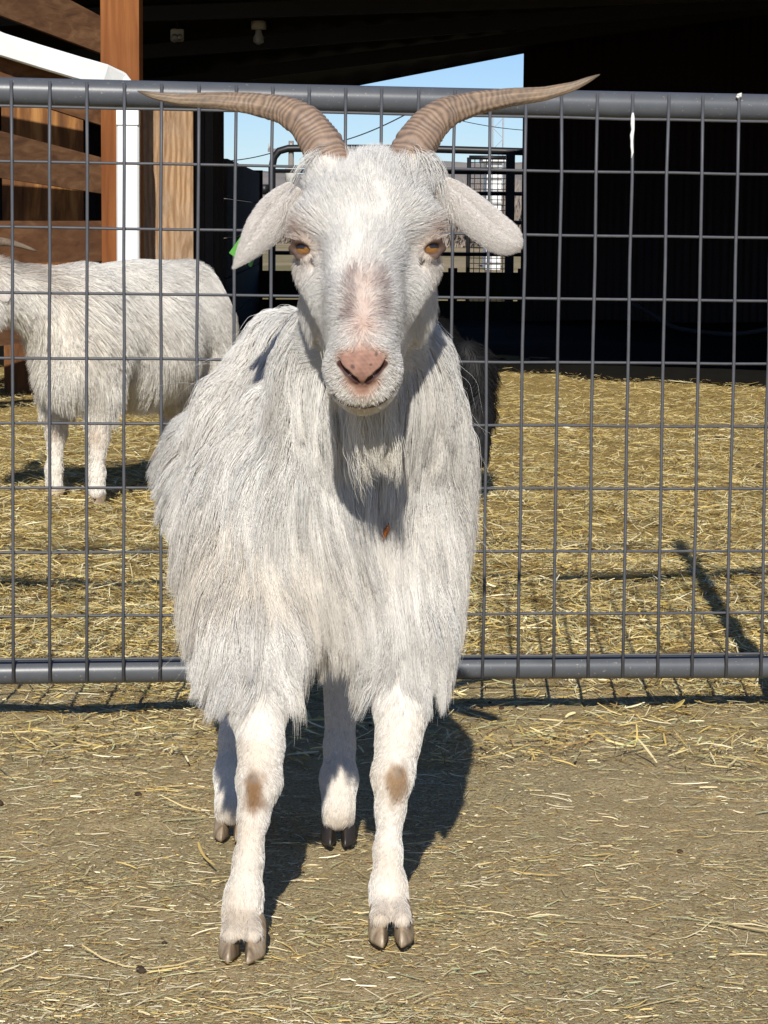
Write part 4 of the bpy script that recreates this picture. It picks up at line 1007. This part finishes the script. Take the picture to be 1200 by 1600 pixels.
def strands_leg(N):
    def wgt(c, n): return sstep(.30, .27, c[:, 2]) * (c[:, 2] > .022) * (1 - .9 * np.exp(-(np.linalg.norm(c - CALLUS[0], axis=1) / .0068) ** 4)) * (1 - .9 * np.exp(-(np.linalg.norm(c - CALLUS[1], axis=1) / .0060) ** 4))
    P, _ = roots_on(V, Q, N, wgt); n = F.grad(P)
    L = (.0056 + .016 * sstep(.19, .27, P[:, 2]) + .002 * sstep(.06, .045, P[:, 2])) * rng.uniform(.7, 1.25, N)
    pad = np.min([np.linalg.norm(P - kn - [0, -.02, .004], axis=1) for kn in (kneeL, kneeR)], axis=0); L *= 1 - .5 * sstep(.014, .006, pad)
    fl = norm(np.stack([.25 * wob(P, 30, 2), .05 - .55 * sstep(.075, .05, P[:, 2]) + .2 * wob(P, 30, 3), -1 + 0 * L], 1))
    S = comb(P, n, L, fl, .05 + .09 * rng.uniform(size=N), .0006 * rng.uniform(.4, 2.2, N), 5, F, .03)
    Gd = S[rng.choice(N, N // 30, replace=False)]; S2, nr = clump(S, Gd, .35 * np.ones(N)); bad = np.linalg.norm(Gd[nr][:, 0] - S[:, 0], axis=1) > .006; S2[bad] = S[bad]
    return S2, np.full(N, .00015) * rng.uniform(.75, 1.25, N), coat(P) * rng.uniform(.88, 1.1, (N, 1))
def strands_beard(N):
    c0 = F.hit(568, 630, 2.15, 2.4)
    def wgt(c, n): return np.exp(-((c[:, 0] - c0[0]) / .020) ** 2) * np.exp(-((c[:, 1] - 2.310) / .018) ** 2) * (n[:, 2] < -.2) * (c[:, 2] > .48) * (c[:, 2] < .60)
    P, _ = roots_on(V, Q, N, wgt); n = F.grad(P); L = rng.uniform(.05, .150, N) * (.45 + .55 * np.exp(-((P[:, 0] - c0[0] - .004) / .011) ** 2)) * rng.uniform(.8, 1.1, N)
    fl = np.tile([.06, .25, -1.0], (N, 1)) + np.stack([-.5 * (P[:, 0] - c0[0] - .004) / .02, 0 * L, 0 * L], 1)
    S = comb(P, n, L, fl, .5 + 0 * L, .002 + 0 * L, 11, F, .35, .03)
    Gd = S[rng.choice(N, 14, replace=False)]; S, nr = clump(S, Gd, rng.uniform(.35, .9, N), power=.9)
    S[:, 1:] += rng.normal(0, .0008, S[:, 1:].shape); c = np.tile([.80, .755, .66], (N, 1)) * rng.uniform(.85, 1.08, (N, 1))
    return S, np.full(N, .00024), c
def strands_ear(E_, N, sgn):
    v_, q_ = E_[0], E_[1]
    P, n = roots_on(v_, q_, N, lambda c, n: np.ones(len(c))); n = np.where(n[:, 1:2] < 0, n, -n)
    L = rng.uniform(.0018, .0042, N); fl = np.tile([sgn * .8, .0, -.6], (N, 1)) + rng.normal(0, .2, (N, 3))
    S = comb(P, n, L, fl, .25 + 0 * L, 0 * L, 4, None, .03)
    return S, np.full(N, .00013), lerp(np.tile([.78, .74, .70], (N, 1)), [.56, .52, .48], .8 * (rng.uniform(size=N) < .18)) * rng.uniform(.85, 1.1, (N, 1))
def strands_earhole(N):                          # tufts at the mouth of each ear
    out = []
    for c0, s in ((W(447, 322, 2.335), -1), (W(706, 318, 2.336), 1)):
        P = c0 + rng.normal(0, [.007, .004, .006], (N, 3)); L = rng.uniform(.010, .020, N)
        out.append(comb(P, np.tile([0, -1.0, 0], (N, 1)), L, np.tile([s * .25, -.1, -1.0], (N, 1)) + rng.normal(0, .25, (N, 3)), .1 + 0 * L, 0 * L, 6, None, .12))
    S = np.concatenate(out); return S, np.full(len(S), .0002), np.tile([.76, .71, .65], (len(S), 1)) * rng.uniform(.8, 1.1, (len(S), 1))
def strays(N):                                   # loose single hairs that stand off the neck, jaw and shoulders
    P, _ = roots_on(V, Q, N, lambda c, n: (c[:, 2] > .3) * (head_d(c) > .03) * (c[:, 1] < 2.85)); n = F.grad(P)
    L = rng.uniform(.05, .11, N); S = comb(P, n, L, body_flow(P, n) + rng.normal(0, .35, (N, 3)), .7 + 0 * L, .012 + .02 * rng.uniform(size=N), 10, F, .16, .30, 2)
    return S, np.full(N, .00012), np.tile([.82, .80, .76], (N, 1))
HQ = 1.0
hair_object('fur', [strands_head(int(105000 * HQ)), strands_body(int(200000 * HQ), 3200), strands_leg(int(80000 * HQ)), strands_beard(int(1900 * HQ)),
                    strands_ear(EAR_L, int(16000 * HQ), -1), strands_ear(EAR_R, int(16000 * HQ), 1), strands_earhole(70), strays(int(380 * HQ))], M_fur, goat)
# amber seed husk caught in the beard hair
m = MB(); hc_ = F.hit(603, 826, 2.2, 2.7) + [0, -.024, 0]
m.tube([hc_ + [.002, 0, .009], hc_ + [.0024, -.001, .004], hc_, hc_ + [-.0018, 0, -.005], hc_ + [-.003, .001, -.010]], [.0008, .0030, .0034, .0022, .0004], 10)
t = NT('amber_husk'); M_husk = t.base(t.ramp(t.noise(500, 3), [(.35, (.20, .05, .012)), (.6, (.50, .16, .03))]), .25, .5)
tag(m.build('seed_husk', M_husk, None, True), 'shiny amber seed husk stuck in the chest hair of the white goat', 'seed husk')
# ================================================================== the other goats behind the gate
M_furb = fur_material('black_fur', .6, .15, .05)
def herd_goat(name, label, origin, segs, blobs, hoofs, eyes_, horns, ears, tint, hair, skin_tint, flow_dir, coatlen, box, hoofmat, ear_tone=(.50, .46, .42), fur_mat=M_fur):
    root = empty(name, origin, label, 'goat')
    Fd = Field(axis(box[0], box[1], .0085), axis(box[2], box[3], .0085), axis(-.01, .82, .0085))
    for a, b, ra, rb, k in segs: Fd.cone(a, b, ra, rb, k)
    for c, r, k in blobs: Fd.ell(c, r, k)
    Vg, Qg = Fd.mesh()
    quads_mesh('goat_body', Vg, Qg, M_skin, col=np.clip(tint(Vg) * skin_tint, 0, 1), smooth=True, parent=root)
    for h, f in hoofs: hoof(root, h, f, 1.0, hoofmat)
    for c, lk in eyes_: eye(root, c, .012, lk, iris=(.10, .05, .02))
    for pts in horns: horn(root, pts, .022, .003, (0, -1, 0), M_horn, n=16, m_=70)
    for pts, wds, sd_ in ears: ear(pts, wds, .25, sd_, tone=ear_tone)
    N, NG, r_ = hair
    def grow(n_, wave):
        P, _ = roots_on(Vg, Qg, n_, lambda c, n: sstep(.02, .04, c[:, 2])); n = Fd.grad(P, .008)
        L = coatlen(P) * rng.uniform(.7, 1.25, n_); fl = flow_dir(P) + .30 * np.stack([wob(P, 14, 2), wob(P, 14, 5), .5 * wob(P, 14, 8)], 1)
        return P, comb(P, n, L, norm(fl), .25 + .3 * rng.uniform(size=n_), .15 * L * rng.uniform(.2, 1.5, n_), 7, Fd, .10, wave)
    Pg, Gd = grow(NG, .2); P, S = grow(N, .06)
    S2, nr = clump(S, Gd, rng.uniform(.15, .6, N), power=1.1); bad = np.linalg.norm(Gd[nr][:, 0] - S[:, 0], axis=1) > .03; S2[bad] = S[bad]
    hair_object('fur', [(S2, np.full(N, r_) * rng.uniform(.7, 1.3, N), tint(P) * (rng.uniform(.82, 1.08, NG)[nr] * rng.uniform(.85, 1.1, N))[:, None])], fur_mat, root)
    return root
# white goat seen from its left side, head past the left edge of the picture
sh, rm = np.array([-.745, 6.02, .42]), np.array([-.525, 6.42, .425])
fdir = norm((sh - rm) * [1, 1, 0]); sdir = np.array([-fdir[1], fdir[0], 0])
hA, hB = G(150, 788), G(84, 779)
hC_, hD = rm * [1, 1, 0] + sdir * .07 + [-.02, .02, 0], rm * [1, 1, 0] - sdir * .07 + [0, .02, 0]
head0, nose0 = np.array([-.945, 5.86, .53]), np.array([-1.00, 5.74, .415])
segs = [(sh, (sh + rm) / 2, .128, .140, .05), ((sh + rm) / 2, rm, .140, .125, .05), (sh + [0, 0, .09], rm + [0, 0, .10], .065, .065, .06),
        (sh + fdir * .05 + [0, 0, -.08], sh + fdir * .05, .085, .095, .05), (sh + fdir * .03 + [0, 0, .06], head0 + [.02, .01, 0], .098, .062, .05),
        (head0, nose0, .060, .036, .03), (head0 + [.0, 0, .02], head0 + [-.03, -.02, .03], .05, .045, .03)]
for h, tp in ((hA, sh + sdir * .0 + [.055, -.04, -.02]), (hB, sh + [-.06, .06, -.02])):
    kn = np.array([h[0] + .006, h[1] + .015, .165]); segs += [(tp, (tp + kn) / 2 + [0, 0, .02], .060, .042, .04), ((tp + kn) / 2 + [0, 0, .02], kn, .042, .0245, .03), (kn, h + [0, .012, .075], .0245, .016, .015), (h + [0, .012, .075], h + [0, .01, .03], .0215, .0205, .015)]
for h in (hC_, hD):
    tp = np.array([h[0], h[1], .36]); hk = h - fdir * .03 + [0, 0, .19]; segs += [(tp, tp + fdir * .05 + [0, 0, -.09], .085, .05, .04), (tp + fdir * .05 + [0, 0, -.09], hk, .05, .024, .03), (hk, h + [0, 0, .08], .024, .017, .02), (h + [0, 0, .08], h + [0, 0, .03], .021, .02, .015)]
segs += [(rm - fdir * .09 + [0, 0, .10], rm - fdir * .15 + [0, 0, .07], .022, .012, .02)]
def tint2(P):
    c = np.tile([.92, .89, .83], (len(P), 1))
    c = lerp(c, [.44, .36, .28], .75 * sstep(.35, .85, .5 + .5 * wob(P, 10, 4)) * sstep(-.70, -.86, P[:, 0]) * (P[:, 2] > .30))
    c = lerp(c, [.70, .62, .52], .45 * sstep(.3, .9, .5 + .5 * wob(P, 8, 6)))
    for h in (hA, hB): c = lerp(c, [.50, .36, .24], .6 * np.exp(-(np.linalg.norm(P - [h[0], h[1] - .005, .17], axis=1) / .022) ** 2))
    return c
def flow2(P): return np.stack([-fdir[0] * .7 * sstep(.25, .45, P[:, 2]), -fdir[1] * .7 * sstep(.25, .45, P[:, 2]), -1 + .5 * sstep(.45, .6, P[:, 2])], 1)
def len2(P): return np.where(P[:, 2] < .23, .010, .034 + .022 * sstep(.42, .28, P[:, 2])) * np.where(P[:, 0] < -1.0, .35, 1)
herd_goat('goat', 'white goat with grey brown neck patches standing side on behind the gate on the left', (-.6, 6.2, 0), segs,
          [((sh + rm) / 2 + [0, 0, -.05], (.15, .17, .13), .05)],
          [(hA + [0, .01, 0], (-.35, -1)), (hB + [0, .01, 0], (-.8, -.6)), (hC_, fdir), (hD, fdir)],
          [(head0 + [-.045, -.055, .0], (-.2, -1, 0))],
          [[W(-62, 430, 5.93), W(-55, 395, 5.95), W(-28, 379, 5.98), W(5, 377, 6.02), W(32, 383, 6.05), W(59, 393, 6.08)]],
          [([head0 + [.04, -.05, -.0], W(-12, 445, 5.82), W(2, 456, 5.80), W(13, 470, 5.79)], [.02, .036, .04, .026], 1)],
          tint2, (int(80000 * HQ), 6000, .00038), np.array([.84, .80, .75]), flow2, len2, (-1.25, -.15, 5.6, 6.75), M_hoof)
# black goat nosing in the straw, mostly hidden by the standing goat
sb, rb_ = np.array([.075, 6.50, .345]), np.array([-.08, 6.98, .36])
fd2 = norm((sb - rb_) * [1, 1, 0]); sd2 = np.array([-fd2[1], fd2[0], 0])
pol, nos = W(742, 585, 6.15), W(748, 716, 6.02)
segs = [(sb, rb_, .105, .115, .05), (sb + [0, 0, .06], rb_ + [0, 0, .08], .05, .05, .06), (sb + fd2 * .05, pol + [-.01, .03, .0], .085, .058, .05),
        (pol, (pol + nos) / 2 + [0, .0, .01], .048, .040, .03), ((pol + nos) / 2, nos, .040, .026, .03), (pol + [.0, 0, .02], pol + [-.02, .0, .05], .04, .036, .03)]
bh = []
for s_ in (-1, 1):
    h = sb * [1, 1, 0] + sd2 * .065 * s_; bh.append((h, fd2)); segs += [(h + [0, 0, .38], h + [0, 0, .22], .055, .032, .04), (h + [0, 0, .22], h + [0, 0, .17], .032, .024, .02), (h + [0, 0, .17], h + [0, 0, .07], .024, .016, .02), (h + [0, 0, .07], h + [0, 0, .03], .02, .02, .015)]
    h = rb_ * [1, 1, 0] + sd2 * .07 * s_; bh.append((h, fd2)); segs += [(h + [0, 0, .36], h + fd2 * .05 + [0, 0, .27], .08, .05, .04), (h + fd2 * .05 + [0, 0, .27], h - fd2 * .03 + [0, 0, .19], .05, .024, .03), (h - fd2 * .03 + [0, 0, .19], h + [0, 0, .03], .024, .018, .02)]
herd_goat('goat', 'black goat with its head lowered to the straw, mostly hidden behind the long haired goat', (0, 6.6, 0), segs, [], bh,
          [((pol * .62 + nos * .38) + [.028, -.026, 0], (.6, -.8, 0)), ((pol * .62 + nos * .38) + [-.030, -.024, 0], (-.6, -.8, 0))],
          [],
          [([pol + [-.03, .01, .02], pol + [-.05, .0, .02], pol + [-.075, .0, .01], pol + [-.09, .0, -.02]], [.02, .035, .035, .015], 1)],
          lambda P: np.tile([.012, .011, .011], (len(P), 1)), (int(26000 * HQ), 1300, .00045), np.array([.6, .6, .6]),
          lambda P: np.stack([-fd2[0] * .6 + 0 * P[:, 0], -fd2[1] * .6 + 0 * P[:, 0], -.8 + 0 * P[:, 0]], 1), lambda P: np.where(P[:, 2] < .2, .012, .035), (-.5, .55, 5.85, 7.05), M_darkhoof, (.012, .011, .011), M_furb)
